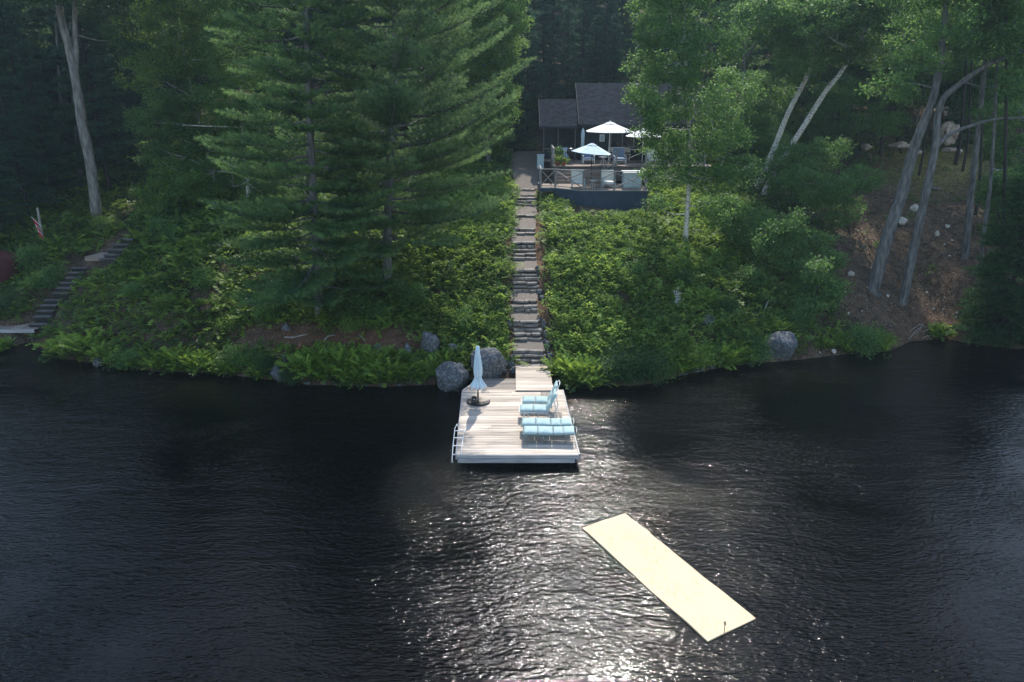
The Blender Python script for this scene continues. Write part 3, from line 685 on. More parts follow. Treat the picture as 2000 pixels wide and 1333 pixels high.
# ---------------------------------------------------------------- floating mat
def build_mat():
    c = [onz(1137, 1030, .06), onz(1225, 1005, .06), onz(1487, 1215, .06), onz(1383, 1251, .06)]
    o0 = c[0]; ux = (c[3] - c[0]); uy = (c[1] - c[0]); Lx, Ly = ux.length, uy.length; ux.normalize(); uy = (uy - ux * uy.dot(ux)).normalized()
    t = thing('floating_mat', ((c[0] + c[2]) / 2), 'long cream foam swimming mat with faint orange doodles floating on the lake', 'floating mat')
    nx, ny = 60, 18; top = MB()
    for s in (1, 0):
        for i in range(nx + 1):
            for j in range(ny + 1):
                u, v = i / nx, j / ny; p = o0 + ux * Lx * u + uy * Ly * v
                w_ = .016 * math.sin(u * 9) + .012 * math.sin(v * 5 + u * 7) + .006 * math.sin(u * 31 + v * 3); e = .006 * math.sin(u * 17) * (1 if j in (0, ny) else 0)
                p = p + uy * e; top.v.append((p.x, p.y, (.03 + w_ * .8) if s else -.02))
    f = lambda s, i, j: (0 if s else (nx + 1) * (ny + 1)) + i * (ny + 1) + j
    for i in range(nx):
        for j in range(ny): top.f.append((f(1, i, j), f(1, i + 1, j), f(1, i + 1, j + 1), f(1, i, j + 1)))
    for i in range(nx):
        top.f.append((f(0, i, 0), f(0, i + 1, 0), f(1, i + 1, 0), f(1, i, 0))); top.f.append((f(0, i, ny), f(1, i, ny), f(1, i + 1, ny), f(0, i + 1, ny)))
    for j in range(ny):
        top.f.append((f(0, 0, j), f(1, 0, j), f(1, 0, j + 1), f(0, 0, j + 1))); top.f.append((f(0, nx, j), f(0, nx, j + 1), f(1, nx, j + 1), f(1, nx, j)))
    m = mat('cream_foam', (.66, .52, .36), .8, .2); N = m.node_tree.nodes; L = m.node_tree.links; b = N['Principled BSDF']
    tc = N.new('ShaderNodeTexCoord'); mp = N.new('ShaderNodeMapping'); mp.inputs['Rotation'].default_value = (0, 0, -math.atan2(ux.y, ux.x)); L.new(tc.outputs['Object'], mp.inputs[0])
    nz = N.new('ShaderNodeTexNoise'); nz.inputs['Scale'].default_value = 3; nz.inputs['Detail'].default_value = 4; L.new(mp.outputs[0], nz.inputs[0])
    ad = N.new('ShaderNodeMixRGB'); ad.blend_type = 'ADD'; ad.inputs[0].default_value = .35; L.new(mp.outputs[0], ad.inputs[1]); L.new(nz.outputs[1], ad.inputs[2])
    v = N.new('ShaderNodeTexVoronoi'); v.feature = 'DISTANCE_TO_EDGE'; v.inputs['Scale'].default_value = 3.6; L.new(ad.outputs[0], v.inputs[0])
    r1 = N.new('ShaderNodeMapRange'); r1.inputs[1].default_value = .015; r1.inputs[2].default_value = .045; r1.inputs[3].default_value = 1; r1.inputs[4].default_value = 0; L.new(v.outputs[0], r1.inputs[0])
    n2 = N.new('ShaderNodeTexNoise'); n2.inputs['Scale'].default_value = 1.3; L.new(mp.outputs[0], n2.inputs[0])
    r2 = N.new('ShaderNodeMapRange'); r2.inputs[1].default_value = .46; r2.inputs[2].default_value = .54; L.new(n2.outputs[0], r2.inputs[0])
    mu = N.new('ShaderNodeMath'); mu.operation = 'MULTIPLY'; L.new(r1.outputs[0], mu.inputs[0]); L.new(r2.outputs[0], mu.inputs[1])
    mu2 = N.new('ShaderNodeMath'); mu2.operation = 'MULTIPLY'; mu2.inputs[1].default_value = .35; L.new(mu.outputs[0], mu2.inputs[0])
    mx = N.new('ShaderNodeMix'); mx.data_type = 'RGBA'; mx.inputs[6].default_value = (.66, .52, .35, 1); mx.inputs[7].default_value = (.60, .20, .07, 1); L.new(mu2.outputs[0], mx.inputs[0]); L.new(mx.outputs[2], b.inputs['Base Color'])
    top.build('foam_sheet', m, t)
    k = onz(1416, 1216, .07); e = onz(1414, 1240, .07)
    mb = MB(); mb.tube([(k.x, k.y, .065), (k.x, k.y, .085)], .03, 12); mb.build('grommet', M['black'], t)
    mb = MB(); mb.tube([(k.x, k.y, .08), (e.x, e.y, .072), (e.x - .05, e.y - .12, .03), (e.x - .06, e.y - .16, -.06)], .008, 6); mb.build('tether_rope', M['black'], t)
build_mat()

# ---------------------------------------------------------------- cabin
CX0, WX1, RX = 1.93, 4.67, 14.5
cab = thing('cabin', (8, 56, 6.8), 'dark blue-black lakeside cabin with grey shingle roofs behind the decks', 'cabin')
def wallbox(mb, x0, x1, y0, y1, z0, z1): mb.box(x0, x1, y0, y1, z0, z1)
WY = 54.0
mb = MB(); # lap siding: real courses on the front
for i in range(15):
    z = 6.95 + i * .17; mb.add([(4.9, WY, z), (RX - .4, WY, z), (RX - .4, WY, z + .17), (4.9, WY, z + .17), (4.9, WY - .03, z), (RX - .4, WY - .03, z), (RX - .4, WY - .006, z + .17), (4.9, WY - .006, z + .17)], [(4, 5, 6, 7), (0, 1, 5, 4), (0, 4, 7, 3), (1, 2, 6, 5), (3, 7, 6, 2)])
mb.box(4.9, RX - .4, WY + .002, 60.3, 5.5, 9.45); mb.add([(4.9, WY, 9.45), (4.9, 60.3, 9.45), (4.9, 57.2, 12.1), (4.93, WY, 9.45), (4.93, 60.3, 9.45), (4.93, 57.2, 12.1)], [(0, 1, 2), (3, 5, 4), (0, 2, 5, 3)])
mb.build('wall', M['siding'], cab)
mb = MB(); mb.box(2.35, 4.85, 55.2, 58.0, 5.5, 9.3); mb.add([(2.35, WY, 9.3), (2.35, 58, 9.3), (2.35, 56, 10.9), (2.38, WY, 9.3), (2.38, 58, 9.3), (2.38, 56, 10.9)], [(0, 1, 2), (3, 5, 4), (0, 2, 5, 3)]); mb.build('porch_wall', M['siding'], cab)
mb = MB()
for x in (2.25, 3.3, 4.55): mb.box(x, x + .1, WY - .05, WY + .05, 6.9, 9.35)
mb.box(2.25, 4.65, WY - .03, WY + .03, 7.75, 7.83); mb.build('porch_post', M['plank_grey'], cab)
mb = MB(); mb.box(2.35, 4.85, WY - .04, 55.2, 6.88, 6.98); mb.build('porch_floor', M['deckwood'], cab)
def roof(name, x0, x1, ye, ze, yr, zr, lab=None):
    mb = MB(); th = .12; yb = 2 * yr - ye
    mb.add([(x0, ye, ze), (x1, ye, ze), (x1, yr, zr), (x0, yr, zr), (x0, yb, ze), (x1, yb, ze), (x0, ye, ze - th), (x1, ye, ze - th), (x1, yr, zr - th), (x0, yr, zr - th), (x0, yb, ze - th), (x1, yb, ze - th)],
           [(0, 1, 2, 3), (3, 2, 5, 4), (6, 9, 8, 7), (9, 10, 11, 8), (0, 6, 7, 1), (4, 5, 11, 10), (0, 3, 9, 6), (3, 4, 10, 9), (1, 7, 8, 2), (2, 8, 11, 5)])
    o = mb.build('roof', M['roof'], cab)
    if lab: tag(o, lab)
    f = MB(); f.box(x0 - .02, x1 + .02, ye - .03, ye - .002, ze - .17, ze + .004); f.build('fascia_board', M['siding'], o)
    f = MB(); f.bar((x0 - .016, ye, ze - .06), (x0 - .016, yr, zr - .06), .03, .17); f.build('barge_board', M['siding'], o)
roof('roof', 4.78, RX, 53.3, 9.57, 57.2, 12.3, 'taller main roof of grey shingles')
roof('roof', CX0 + .05, 4.74, 53.35, 9.42, 55.75, 11.2, 'lower wing roof of grey shingles')
def window(x0, x1, z0, z1, lab=None):
    f = MB(); d = .07; y = WY - .045
    f.box(x0, x1, y - .03, y + .03, z0, z0 + d); f.box(x0, x1, y - .03, y + .03, z1 - d, z1); f.box(x0, x0 + d, y - .03, y + .03, z0 + d, z1 - d); f.box(x1 - d, x1, y - .03, y + .03, z0 + d, z1 - d)
    f.box((x0 + x1) / 2 - .02, (x0 + x1) / 2 + .02, y - .02, y + .02, z0 + d, z1 - d)
    o = f.build('window', M['railwood'], cab); g = MB(); g.box(x0 + d, x1 - d, y, y + .012, z0 + d, z1 - d); g.build('pane', M['glass'], o)
window(7.15, 8.9, 7.85, 8.95); window(10.9, 12.4, 7.85, 8.95)
mb = MB(); mb.box(9.4, 10.3, WY - .06, WY - .034, 6.98, 9.0); dr = mb.build('door', M['glass'], cab); mb = MB(); mb.tube([(9.48, WY - .1, 7.95), (9.48, WY - .1, 8.1)], .02, 8); mb.build('handle', M['white'], dr)
mb = MB(); mb.box(6.25, 6.28, WY - .08, WY - .05, 8.2, 8.21)
sg = thing('framed_sign', (6.55, WY - .08, 8.55), 'small pale framed picture hanging on the dark cabin wall', 'sign')
mb = MB(); mb.box(6.36, 6.72, WY - .09, WY - .04, 8.3, 8.8); mb.build('frame', M['cushion'], sg)
mb = MB(); mb.box(6.41, 6.67, WY - .096, WY - .091, 8.36, 8.74); mb.build('panel', M['cabinet'], sg)
mb = MB(); mb.tube([(6.54 + .07 * math.cos(a), WY - .1, 8.55 + .1 * math.sin(a)) for a in np.linspace(0.6, 5.9, 16)], .012, 6); mb.build('emblem', M['siding'], sg)

# ---------------------------------------------------------------- decks and their railings
LZ, UZ = 6.0, 7.0
LP = [(1.8, 46.75), (2.72, 46.75), (4.42, 45.5), (8.52, 45.5), (8.52, 49.9), (1.8, 49.9)]
ld = thing('lower_deck', (5.2, 47.7, 4.8), 'lower wooden sun deck on a blue-black skirt, with cross-braced railing', 'deck')
def lded(y): return 1.8 if y > 46.75 else float(np.interp(y, [45.5, 46.75], [4.42, 2.72])), 8.52
mb = MB(); planks(mb, lded, 45.5, 48.66, LZ, .14, .01, .04); mb.build('decking', M['deckwood'], ld)
mb = MB()
for a, b in (((2.72, 46.75), (4.42, 45.5)), ((4.42, 45.5), (8.52, 45.5)), ((8.52, 45.5), (8.52, 49.9))):
    d = (Vector((*b, 0)) - Vector((*a, 0))).normalized(); nrm = Vector((d.y, -d.x, 0)) * .03
    mb.add([(a[0], a[1], 3.9), (b[0], b[1], 3.9), (b[0], b[1], LZ - .05), (a[0], a[1], LZ - .05), (a[0] - nrm.x, a[1] - nrm.y, 3.9), (b[0] - nrm.x, b[1] - nrm.y, 3.9), (b[0] - nrm.x, b[1] - nrm.y, LZ - .05), (a[0] - nrm.x, a[1] - nrm.y, LZ - .05)], [(0, 1, 2, 3), (5, 4, 7, 6), (3, 2, 6, 7), (0, 3, 7, 4), (1, 5, 6, 2)])
mb.build('skirt', M['skirt'], ld)
mb = MB()
for a, b in zip(LP[:4], LP[1:4] + [LP[4]]):
    mb.bar((a[0], a[1] - .03, LZ - .015), (b[0], b[1] - .03, LZ - .015), .035, .05)
mb.build('edge_board', M['fascia'], ld)
mb = MB()
mb.bar((1.8, 46.75, LZ - .15), (2.72, 46.75, LZ - .15), .05, .2); mb.bar((1.8, 46.75, LZ - .15), (1.8, 49.9, LZ - .15), .05, .2); mb.build('joist', M['skirt'], ld)
mb = MB(); mb.box(1.82, 1.92, 46.8, 46.9, 4.5, LZ - .06); mb.box(1.82, 1.92, 48.6, 48.7, 4.9, LZ - .06); mb.build('support_post', M['railwood'], ld)
def bay(root, a, b, z0, h=1.15, z1=None, brace='x', skiprail=False):
    z1 = z0 if z1 is None else z1
    a = Vector(a); b = Vector(b)
    def pt(q, z): return (q.x, q.y, z)
    mb = MB(); mb.bar(pt(a, z0 + h), pt(b, z1 + h), .09, .045); mb.build('top_rail', M['railwood'], root)
    mb = MB(); mb.bar(pt(a, z0 + .10), pt(b, z1 + .10), .05, .05); mb.build('bottom_rail', M['railwood'], root)
    if brace in 'x/': mb = MB(); mb.bar(pt(a, z0 + .14), pt(b, z1 + h - .06), .075, .04); mb.build('brace', M['railwood'], root)
    if brace in 'x\\': mb = MB(); n = Vector((b.y - a.y, a.x - b.x, 0)).normalized() * .042; mb.bar((a.x + n.x, a.y + n.y, z0 + h - .06), (b.x + n.x, b.y + n.y, z1 + .14), .075, .04); mb.build('brace', M['railwood'], root)
def post(root, x, y, z0, z1, s=.1): mb = MB(); mb.box(x - s / 2, x + s / 2, y - s / 2, y + s / 2, z0, z1); mb.build('post', M['railwood'], root, bevel=.006)
rl = thing('deck_railing', (5.2, 45.6, LZ), 'cross-braced grey wooden railing around the lower deck', 'railing')
PT = [(1.86, 48.9), (1.86, 46.84), (2.78, 46.84), (4.46, 45.6), (6.42, 45.6), (8.44, 45.6), (8.44, 47.7)]
for x, y in PT: post(rl, x, y, LZ, LZ + 1.13)
for a, b in zip(PT[:-1], PT[1:]): bay(rl, (*a, 0), (*b, 0), LZ)
ud = thing('upper_deck', (7.5, 52, 6), 'upper wooden terrace in front of the cabin wall', 'deck')
mb = MB(); planks(mb, lambda y: (2.75, 13.6), 49.9, 53.9, UZ, .14, .01, .04); mb.build('decking', M['deckwood'], ud)
mb = MB(); mb.box(2.8, 13.5, 49.93, 49.98, LZ, UZ - .045); mb.box(2.8, 2.85, 49.98, 53.9, 5.2, UZ - .045); mb.build('riser_board', M['darkwood'], ud)
st2 = thing('deck_steps', (4.4, 49.3, LZ), 'wide grey wooden steps between the lower and upper deck', 'steps')
for i in range(4):
    y = 48.7 + i * .3; z = LZ + .2 * (i + 1); mb = MB(); mb.box(2.95, 6.0, y, y + .32, z - .04, z); mb.box(2.97, 5.98, y + .03, y + .05, z - .2, z - .042); mb.build('tread', M['deckwood'], st2)
r2 = thing('terrace_railing', (3, 51, UZ), 'left side railing of the upper terrace beside the porch', 'railing')
for y in (50.0, 51.6, 53.2): post(r2, 2.84, y, UZ - .3, UZ + 1.1)
bay(r2, (2.84, 50.0, 0), (2.84, 51.6, 0), UZ); bay(r2, (2.84, 51.6, 0), (2.84, 53.2, 0), UZ)
r3 = thing('terrace_railing', (9, 50, UZ), 'front railing of the upper terrace right of the steps', 'railing')
for x in (7.1, 9.1, 11.1, 13.1): post(r3, x, 50.0, UZ - .1, UZ + 1.08)
for x in (7.1, 9.1, 11.1): bay(r3, (x, 50.0, 0), (x + 2, 50.0, 0), UZ, 1.08, brace='/')
r4 = thing('stair_railing', (6.5, 49.5, LZ), 'sloping handrail at the right of the deck steps', 'railing')
post(r4, 6.05, 48.75, LZ, LZ + .95); mb = MB(); mb.bar((6.05, 48.75, LZ + .95), (7.05, 49.96, UZ + 1.05), .07, .045); mb.build('handrail', M['railwood'], r4)
mb = MB(); mb.bar((6.05, 48.75, LZ + .15), (7.05, 49.96, UZ + .15), .05, .04); mb.build('lower_rail', M['railwood'], r4); mb = MB(); mb.bar((6.08, 48.8, LZ + .85), (7.0, 49.9, UZ + .2), .05, .04); mb.build('brace', M['railwood'], r4)

# ---------------------------------------------------------------- umbrellas and furniture on the decks
def umbrella(x, y, z, zr, za, r, label, nrib=8, vent=True, pm='white', tilt=0, cm='canvas', rot=0.2):
    t = thing('open_umbrella', (x, y, z), label, 'umbrella')
    mb = MB(); mb.tube([(x, y, z), (x, y, za + .1)], .026, 8); mb.lathe((x, y, za), [(.03, 0), (.035, .05), (.01, .12)], 8); mb.build('pole', M[pm], t)
    T = Matrix.Translation((x, y, za)) @ Matrix.Rotation(tilt, 4, 'Y') @ Matrix.Translation((-x, -y, -za))
    mb = MB(); K = 6; n = nrib * 4
    for lay in (0, 1):
        for i in range(K + 1):
            for k in range(n):
                a = 2 * math.pi * k / n + rot; f = (k % 4) / 4; edge_ = math.cos(math.pi / nrib) / math.cos((f - .5) * 2 * math.pi / nrib) if True else 1
                u = i / K; rr_ = r * u * edge_ + .02; zz = za - (za - zr) * u ** 1.08 - .05 * u * (1 - u) * math.sin(math.pi * f) - lay * .012
                mb.v.append(tuple(T @ Vector((x + rr_ * math.cos(a), y + rr_ * math.sin(a), zz))))
    for lay in (0, 1):
        b0 = lay * (K + 1) * n
        for i in range(K):
            for k in range(n):
                q = (b0 + i * n + k, b0 + i * n + (k + 1) % n, b0 + (i + 1) * n + (k + 1) % n, b0 + (i + 1) * n + k); mb.f.append(q if lay == 0 else q[::-1])
    e = K * n; b1 = (K + 1) * n
    for k in range(n): mb.f.append((e + k, e + (k + 1) % n, b1 + e + (k + 1) % n, b1 + e + k))
    mb.build('canopy', M[cm], t)
    if vent:
        mb = MB(); dz = .05; n2 = nrib * 2
        vs = [tuple(T @ Vector((x, y, za + dz)))] + [tuple(T @ Vector((x + .24 * r * math.cos(2 * math.pi * k / n2 + rot), y + .24 * r * math.sin(2 * math.pi * k / n2 + rot), za + dz - (za - zr) * .25))) for k in range(n2)]
        mb.add(vs, [(0, 1 + k, 1 + (k + 1) % n2) for k in range(n2)]); mb.build('vent_cap', M[cm], t)
    for k in range(nrib):
        a = 2 * math.pi * k / nrib + rot; mb = MB(); mb.bar(T @ Vector((x, y, za - .04)), T @ Vector((x + r * .97 * math.cos(a), y + r * .97 * math.sin(a), zr - .02)), .02); mb.build('rib', M[pm], t)
umbrella(6.68, 50.9, UZ, 9.22, 9.82, 1.68, 'largest open white umbrella, standing on the upper terrace before the cabin', rot=math.pi / 8)
umbrella(5.15, 47.5, LZ, 8.12, 8.68, 1.30, 'lower open pale blue-white umbrella over the lower deck', pm='black', tilt=R(5), cm='canvas_blue', rot=.1)
umbrella(9.25, 52.3, UZ, 8.80, 9.28, 1.3, 'open white umbrella half hidden behind the birch leaves', rot=.35)
t = thing('folded_umbrella', (5.08, 53.3, UZ), 'folded white umbrella leaning beside the porch post', 'umbrella')
mb = MB(); mb.lathe((5.08, 53.3, UZ + .9), [(.05, 0), (.13, .1), (.12, .5), (.14, .95), (.10, 1.2), (.04, 1.35)], 12); mb.build('canopy', M['canvas_blue'], t, smooth=True)
mb = MB(); mb.tube([(5.08, 53.3, UZ), (5.08, 53.3, UZ + 2.3)], .022, 8); mb.build('pole', M['white'], t)
def armchair(x, y, z, label, group, cm, fm, rz=0, w_=.42, reclined=.25):
    t = thing('lounge_chair', (x, y, z), label, 'chair', group, rz=rz or 1e-6)
    mb = MB(); mb.box(-w_, w_, -.45, .45, .26, .31); mb.build('seat_frame', M[fm], t)
    mb = MB(); cushion(mb, [(-.42, 0), (.42, 0)], .8, .13)
    v = [Vector((b, a, c + .31)) for a, b, c in mb.v]; mb.v = [tuple(q) for q in v]; mb.f = [f[::-1] for f in mb.f]; mb.build('seat_cushion', M[cm], t, smooth=True)
    mb = MB(); n = 6
    Q = Matrix.Translation((0, .38, .38)) @ Matrix.Rotation(-reclined, 4, 'X'); mb.box(-w_ + .02, w_ - .02, 0, .1, 0, .68, Q); mb.build('back_cushion', M[cm], t, bevel=.04)
    mb = MB(); mb.box(-w_, w_, .11, .14, -.1, .72, Q); mb.build('back_frame', M[fm], t)
    for a in (-w_ + .03, w_ - .03):
        for b in (-.42, .42): q = MB(); q.bar((a, b, 0), (a, b, .27), .05); q.build('leg', M[fm], t)
        q = MB(); q.box(a - .03, a + .03, -.42, .45, .53, .56); q.bar((a, -.4, .27), (a, -.4, .53), .04); q.build('armrest', M[fm], t)
    return t
armchair(4.25, 46.75, LZ, 'left white cushioned chair behind the lower deck railing', 'white chairs on the lower deck', 'cushion', 'cabinet')
armchair(6.18, 46.75, LZ, 'right white cushioned chair on the lower deck, next to the cabinet', 'white chairs on the lower deck', 'cushion', 'cabinet')
armchair(5.35, 51.6, UZ, 'terrace chair with blue covered seat below the big umbrella', 'blue seated chairs on the terrace', 'cover_blue', 'white')
armchair(7.5, 51.3, UZ, 'white backed chair with blue seat behind the terrace railing', 'blue seated chairs on the terrace', 'cover_blue', 'white')
armchair(9.9, 51.4, UZ, 'white chair under the half hidden umbrella', 'blue seated chairs on the terrace', 'cushion', 'white')
def table(x, y, z, r, h, label, m='white'):
    t = thing('small_table', (x, y, z), label, 'table'); mb = MB(); mb.lathe((x, y, z + h), [(r, 0), (r + .01, .015), (r, .03)], 20); mb.build('table_top', M[m], t)
    for k in range(3): a = k * 2.1 + .4; q = MB(); q.tube([(x + .05 * math.cos(a), y + .05 * math.sin(a), z + h), (x + r * .8 * math.cos(a), y + r * .8 * math.sin(a), z)], .015, 6); q.build('leg', M[m], t)
table(5.2, 46.9, LZ, .24, .42, 'small round white table between the two lower deck chairs')
table(6.3, 50.8, UZ, .3, .5, 'small table by the pole of the big umbrella')
t = thing('storage_cabinet', (7.7, 46.8, LZ), 'pale blue storage cabinet with a white lid on the lower deck', 'cabinet')
mb = MB(); mb.box(7.12, 8.22, 46.3, 47.3, LZ + .04, LZ + .95); mb.build('body', M['cabinet'], t, bevel=.01)
mb = MB(); mb.box(7.06, 8.28, 46.22, 46.78, LZ + .95, LZ + 1.02); mb.build('lid', M['canvas'], t, bevel=.01); mb = MB(); mb.box(7.06, 8.28, 46.8, 47.36, LZ + .95, LZ + 1.02); mb.build('lid', M['canvas'], t, bevel=.01)
mb = MB()
for x in (7.16, 7.675): mb.box(x, x + .5, 46.275, 46.3, LZ + .1, LZ + .9)
mb.build('door_panel', M['cabinet'], t, bevel=.01)
t = thing('barbecue', (4.1, 51.6, UZ), 'black kettle barbecue on the terrace left of the lower umbrella', 'barbecue')
mb = MB(); mb.lathe((4.1, 51.6, UZ + .55), [(.05, 0), (.25, .08), (.31, .24), (.30, .3), (.24, .42), (.1, .5), (.02, .51)], 18); mb.build('kettle', M['black'], t, smooth=True)
for k in range(3): a = k * 2.1; q = MB(); q.tube([(4.1 + .15 * math.cos(a), 51.6 + .15 * math.sin(a), UZ + .62), (4.1 + .3 * math.cos(a), 51.6 + .3 * math.sin(a), UZ)], .016, 6); q.build('leg', M['black'], t)
t = thing('striped_lounger', (3.5, 52.2, UZ), 'blue and white striped deck lounger near the porch', 'sun lounger')
mb = MB(); mb.box(3.15, 4.0, 51.6, 52.3, UZ + .25, UZ + .31); mb.build('frame', M['railwood'], t)
Q = Matrix.Translation((3.58, 52.3, UZ + .32)) @ Matrix.Rotation(R(-35), 4, 'X')
sm = mat('striped_fabric', (.5, .6, .7), .8); N_ = sm.node_tree.nodes; wv = N_.new('ShaderNodeTexWave'); wv.inputs['Scale'].default_value = 2.2; tc_ = N_.new('ShaderNodeTexCoord'); sm.node_tree.links.new(tc_.outputs['Object'], wv.inputs[0])
rp = N_.new('ShaderNodeMix'); rp.data_type = 'RGBA'; rp.inputs[6].default_value = (.09, .17, .32, 1); rp.inputs[7].default_value = (.6, .66, .7, 1); gt = N_.new('ShaderNodeMath'); gt.operation = 'GREATER_THAN'; gt.inputs[1].default_value = .55
sm.node_tree.links.new(wv.outputs[1], gt.inputs[0]); sm.node_tree.links.new(gt.outputs[0], rp.inputs[0]); sm.node_tree.links.new(rp.outputs[2], N_['Principled BSDF'].inputs['Base Color'])
mb = MB(); mb.box(-.42, .42, -.04, .05, 0, .8, Q); mb.build('back_cushion', sm, t, bevel=.03); mb = MB(); mb.box(3.16, 3.99, 51.62, 52.28, UZ + .315, UZ + .42); mb.build('seat_cushion', sm, t, bevel=.03)
def pot(x, y, z, r, label, seed, leafn=260):
    rng = np.random.default_rng(seed); t = thing('potted_plant', (x, y, z), label, 'potted plant'); mb = MB(); mb.lathe((x, y, z), [(r * .7, 0), (r, r * 1.3), (r * 1.08, r * 1.3), (r * 1.08, r * 1.5), (r * .9, r * 1.5), (r * .88, r * 1.35)], 16); mb.build('pot', M['terracotta'], t)
    P_ = rng.normal(size=(leafn, 3)) * np.array([r, r, r * .7]) * .75 + np.array([x, y, z + r * 2.1]); npmesh('foliage', leaf_quads(P_, .14, rng), 4, M['leaf_light'], t, rng.random(leafn))
pot(3.12, 50.3, UZ, .2, 'terracotta pot of bright greens at the terrace corner, left of its twin', 1); pot(3.50, 50.25, UZ, .2, 'terracotta pot of bright greens at the terrace edge, right of its twin', 2); pot(3.25, 52.0, UZ + .1, .3, 'large leafy potted plant behind the striped lounger', 3, 500)
t = thing('utility_box', (2.0, 52.3, 6.0), 'blue-grey utility box standing beside the gravel path', 'box'); mb = MB(); q = aty(1057, 316, 52); mb.box(q.x - .28, q.x + .2, 52, 52.4, q.z - .5, q.z + .42); mb.build('body', M['cabinet'], t, bevel=.02)
mb = MB(); mb.box(q.x - .31, q.x + .23, 51.96, 52.44, q.z + .42, q.z + .47); mb.build('lid', M['cabinet'], t, bevel=.01)
t = thing('terrace_bench', (8.0, 53.5, UZ), 'pale bench against the cabin wall', 'bench'); mb = MB(); mb.box(7.0, 8.6, 53.3, 53.7, UZ + .42, UZ + .47); mb.build('seat', M['wood'], t)
mb = MB(); mb.box(7.0, 8.6, 53.72, 53.76, UZ + .55, UZ + .9); mb.build('backrest', M['wood'], t)
for x in (7.1, 8.5): mb = MB(); mb.box(x - .04, x + .04, 53.32, 53.74, UZ, UZ + .42); mb.build('leg', M['wood'], t)

# ---------------------------------------------------------------- left: wooden stairs, landing, boardwalk, flag, hull
ws = thing('wooden_stairs', G(70, 640), 'weathered plank stairs climbing the left bank to the trees', 'stairs')
wpts = [(72, 634, 37), (80, 619, 35), (86, 608, 33), (92, 597, 33), (100, 587, 31), (115, 573, 32), (125, 563, 32), (130, 553, 32), (142, 543, 33), (146, 533, 32), (153, 524, 32), (208, 506, 32), (216, 498, 30), (224, 488, 33), (234, 478, 33), (245, 468, 28)]
for i, (px, py, wp) in enumerate(wpts):
    g = G(px, py); z = g.z + .24; g = onz(px, py, z); k = ppm(g.y, z); hw = wp / k / 2; mb = MB()
    for b in range(2): mb.box(g.x - hw, g.x + hw, g.y + b * .13, g.y + b * .13 + .12, z - .05, z)
    mb.build('step', M['plank_grey'], ws, bevel=.005); mb = MB(); mb.box(g.x - hw + .03, g.x + hw - .03, g.y + .05, g.y + .08, z - .36, z - .055); mb.build('riser', M['black'], ws)
g = G(198, 518); mb = MB(); k = ppm(g.y, g.z)
for b in range(7): mb.box(g.x - 28 / k + b * .05, g.x + 26 / k + b * .05, g.y - .05 + b * .15, g.y + .09 + b * .15, g.z + .40, g.z + .44)
mb.box(g.x - 28 / k, g.x + 26 / k, g.y - .09, g.y - .055, g.z + .22, g.z + .43); mb.build('landing', M['deckwood'], ws)
g = G(38, 650); k = ppm(g.y, g.z); BZ = max(g.z, .35) + .22; bw = thing('boardwalk', g, 'plank boardwalk at the left edge of the photo, by the foot of the wooden stairs', 'boardwalk')
mb = MB(); x = g.x - 6
while x < g.x + 1.0: mb.box(x, x + .13, g.y - .25, g.y + .75, BZ, BZ + .04); x += .145
mb.build('decking', M['wood_grey'], bw); mb = MB(); mb.box(g.x - 6, g.x + .96, g.y - .3, g.y - .255, BZ - .16, BZ + .02); mb.build('edge_beam', M['fascia'], bw)
for x in (g.x - 4, g.x - 1.5, g.x + .7): mb = MB(); mb.box(x - .05, x + .05, g.y - .2, g.y - .1, -.3, BZ - .01); mb.build('post', M['darkwood'], bw)
g = G(85, 478); fp = thing('flag_post', g, 'leaning grey post on the left bank carrying a small staff', 'post')
tp = aty(73, 407, g.y); mb = MB(); mb.tube([(g.x, g.y, g.z - .2), (tp.x, tp.y, tp.z)], [.085, .07], 10); mb.build('post', M['post'], fp)
a_ = aty(80, 442, g.y - .1); b_ = aty(61, 424, g.y - .15); mb = MB(); mb.tube([a_, b_], .014, 6); mb.build('staff', M['white'], fp)
fl_ = thing('canada_flag', b_, 'red and white maple leaf flag hanging limp from the leaning post', 'flag')
def flagstrip(u0, u1, m, nm, off=0):
    mb = MB(); n = 6; base = []
    A_ = aty(62, 426, g.y - .15); B_ = aty(80, 443, g.y - .12); DN = aty(80, 462, g.y - .12) - aty(80, 443, g.y - .12)
    hang = aty(78, 461, g.y - .15) - aty(62, 426, g.y - .15)
    for s in (0, 1):
        for i in range(n + 1):
            for j in range(5):
                u = u0 + (u1 - u0) * i / n; v = j / 4; p = A_ + hang * u + (B_ - A_) * .62 * v * (1 - .25 * u) ; p = p + Vector((0, .05 * math.sin(v * 9 + u * 4) - off + s * .008, 0)); base.append(p)
    f = lambda s, i, j: s * (n + 1) * 5 + i * 5 + j
    fs = [(f(0, i, j), f(0, i + 1, j), f(0, i + 1, j + 1), f(0, i, j + 1)) for i in range(n) for j in range(4)] + [(f(1, i, j), f(1, i, j + 1), f(1, i + 1, j + 1), f(1, i + 1, j)) for i in range(n) for j in range(4)]
    mb.add(base, fs); mb.build(nm, m, fl_)
flagstrip(0, .27, M['red'], 'red_bar'); flagstrip(.27, .73, M['white'], 'white_field'); flagstrip(.73, 1, M['red'], 'red_bar')
A_ = aty(62, 426, g.y - .24); hang = aty(78, 461, g.y - .24) - A_; B_ = (aty(80, 443, g.y - .24) - A_) * .62
lf = [(0, .5), (.1, .42), (.09, .2), (.35, .25), (.3, .1), (.48, .0), (.28, -.08), (.32, -.2), (.14, -.15), (.12, -.4), (0, -.5)]
lf = lf + [(-x, y) for x, y in reversed(lf[1:-1])]
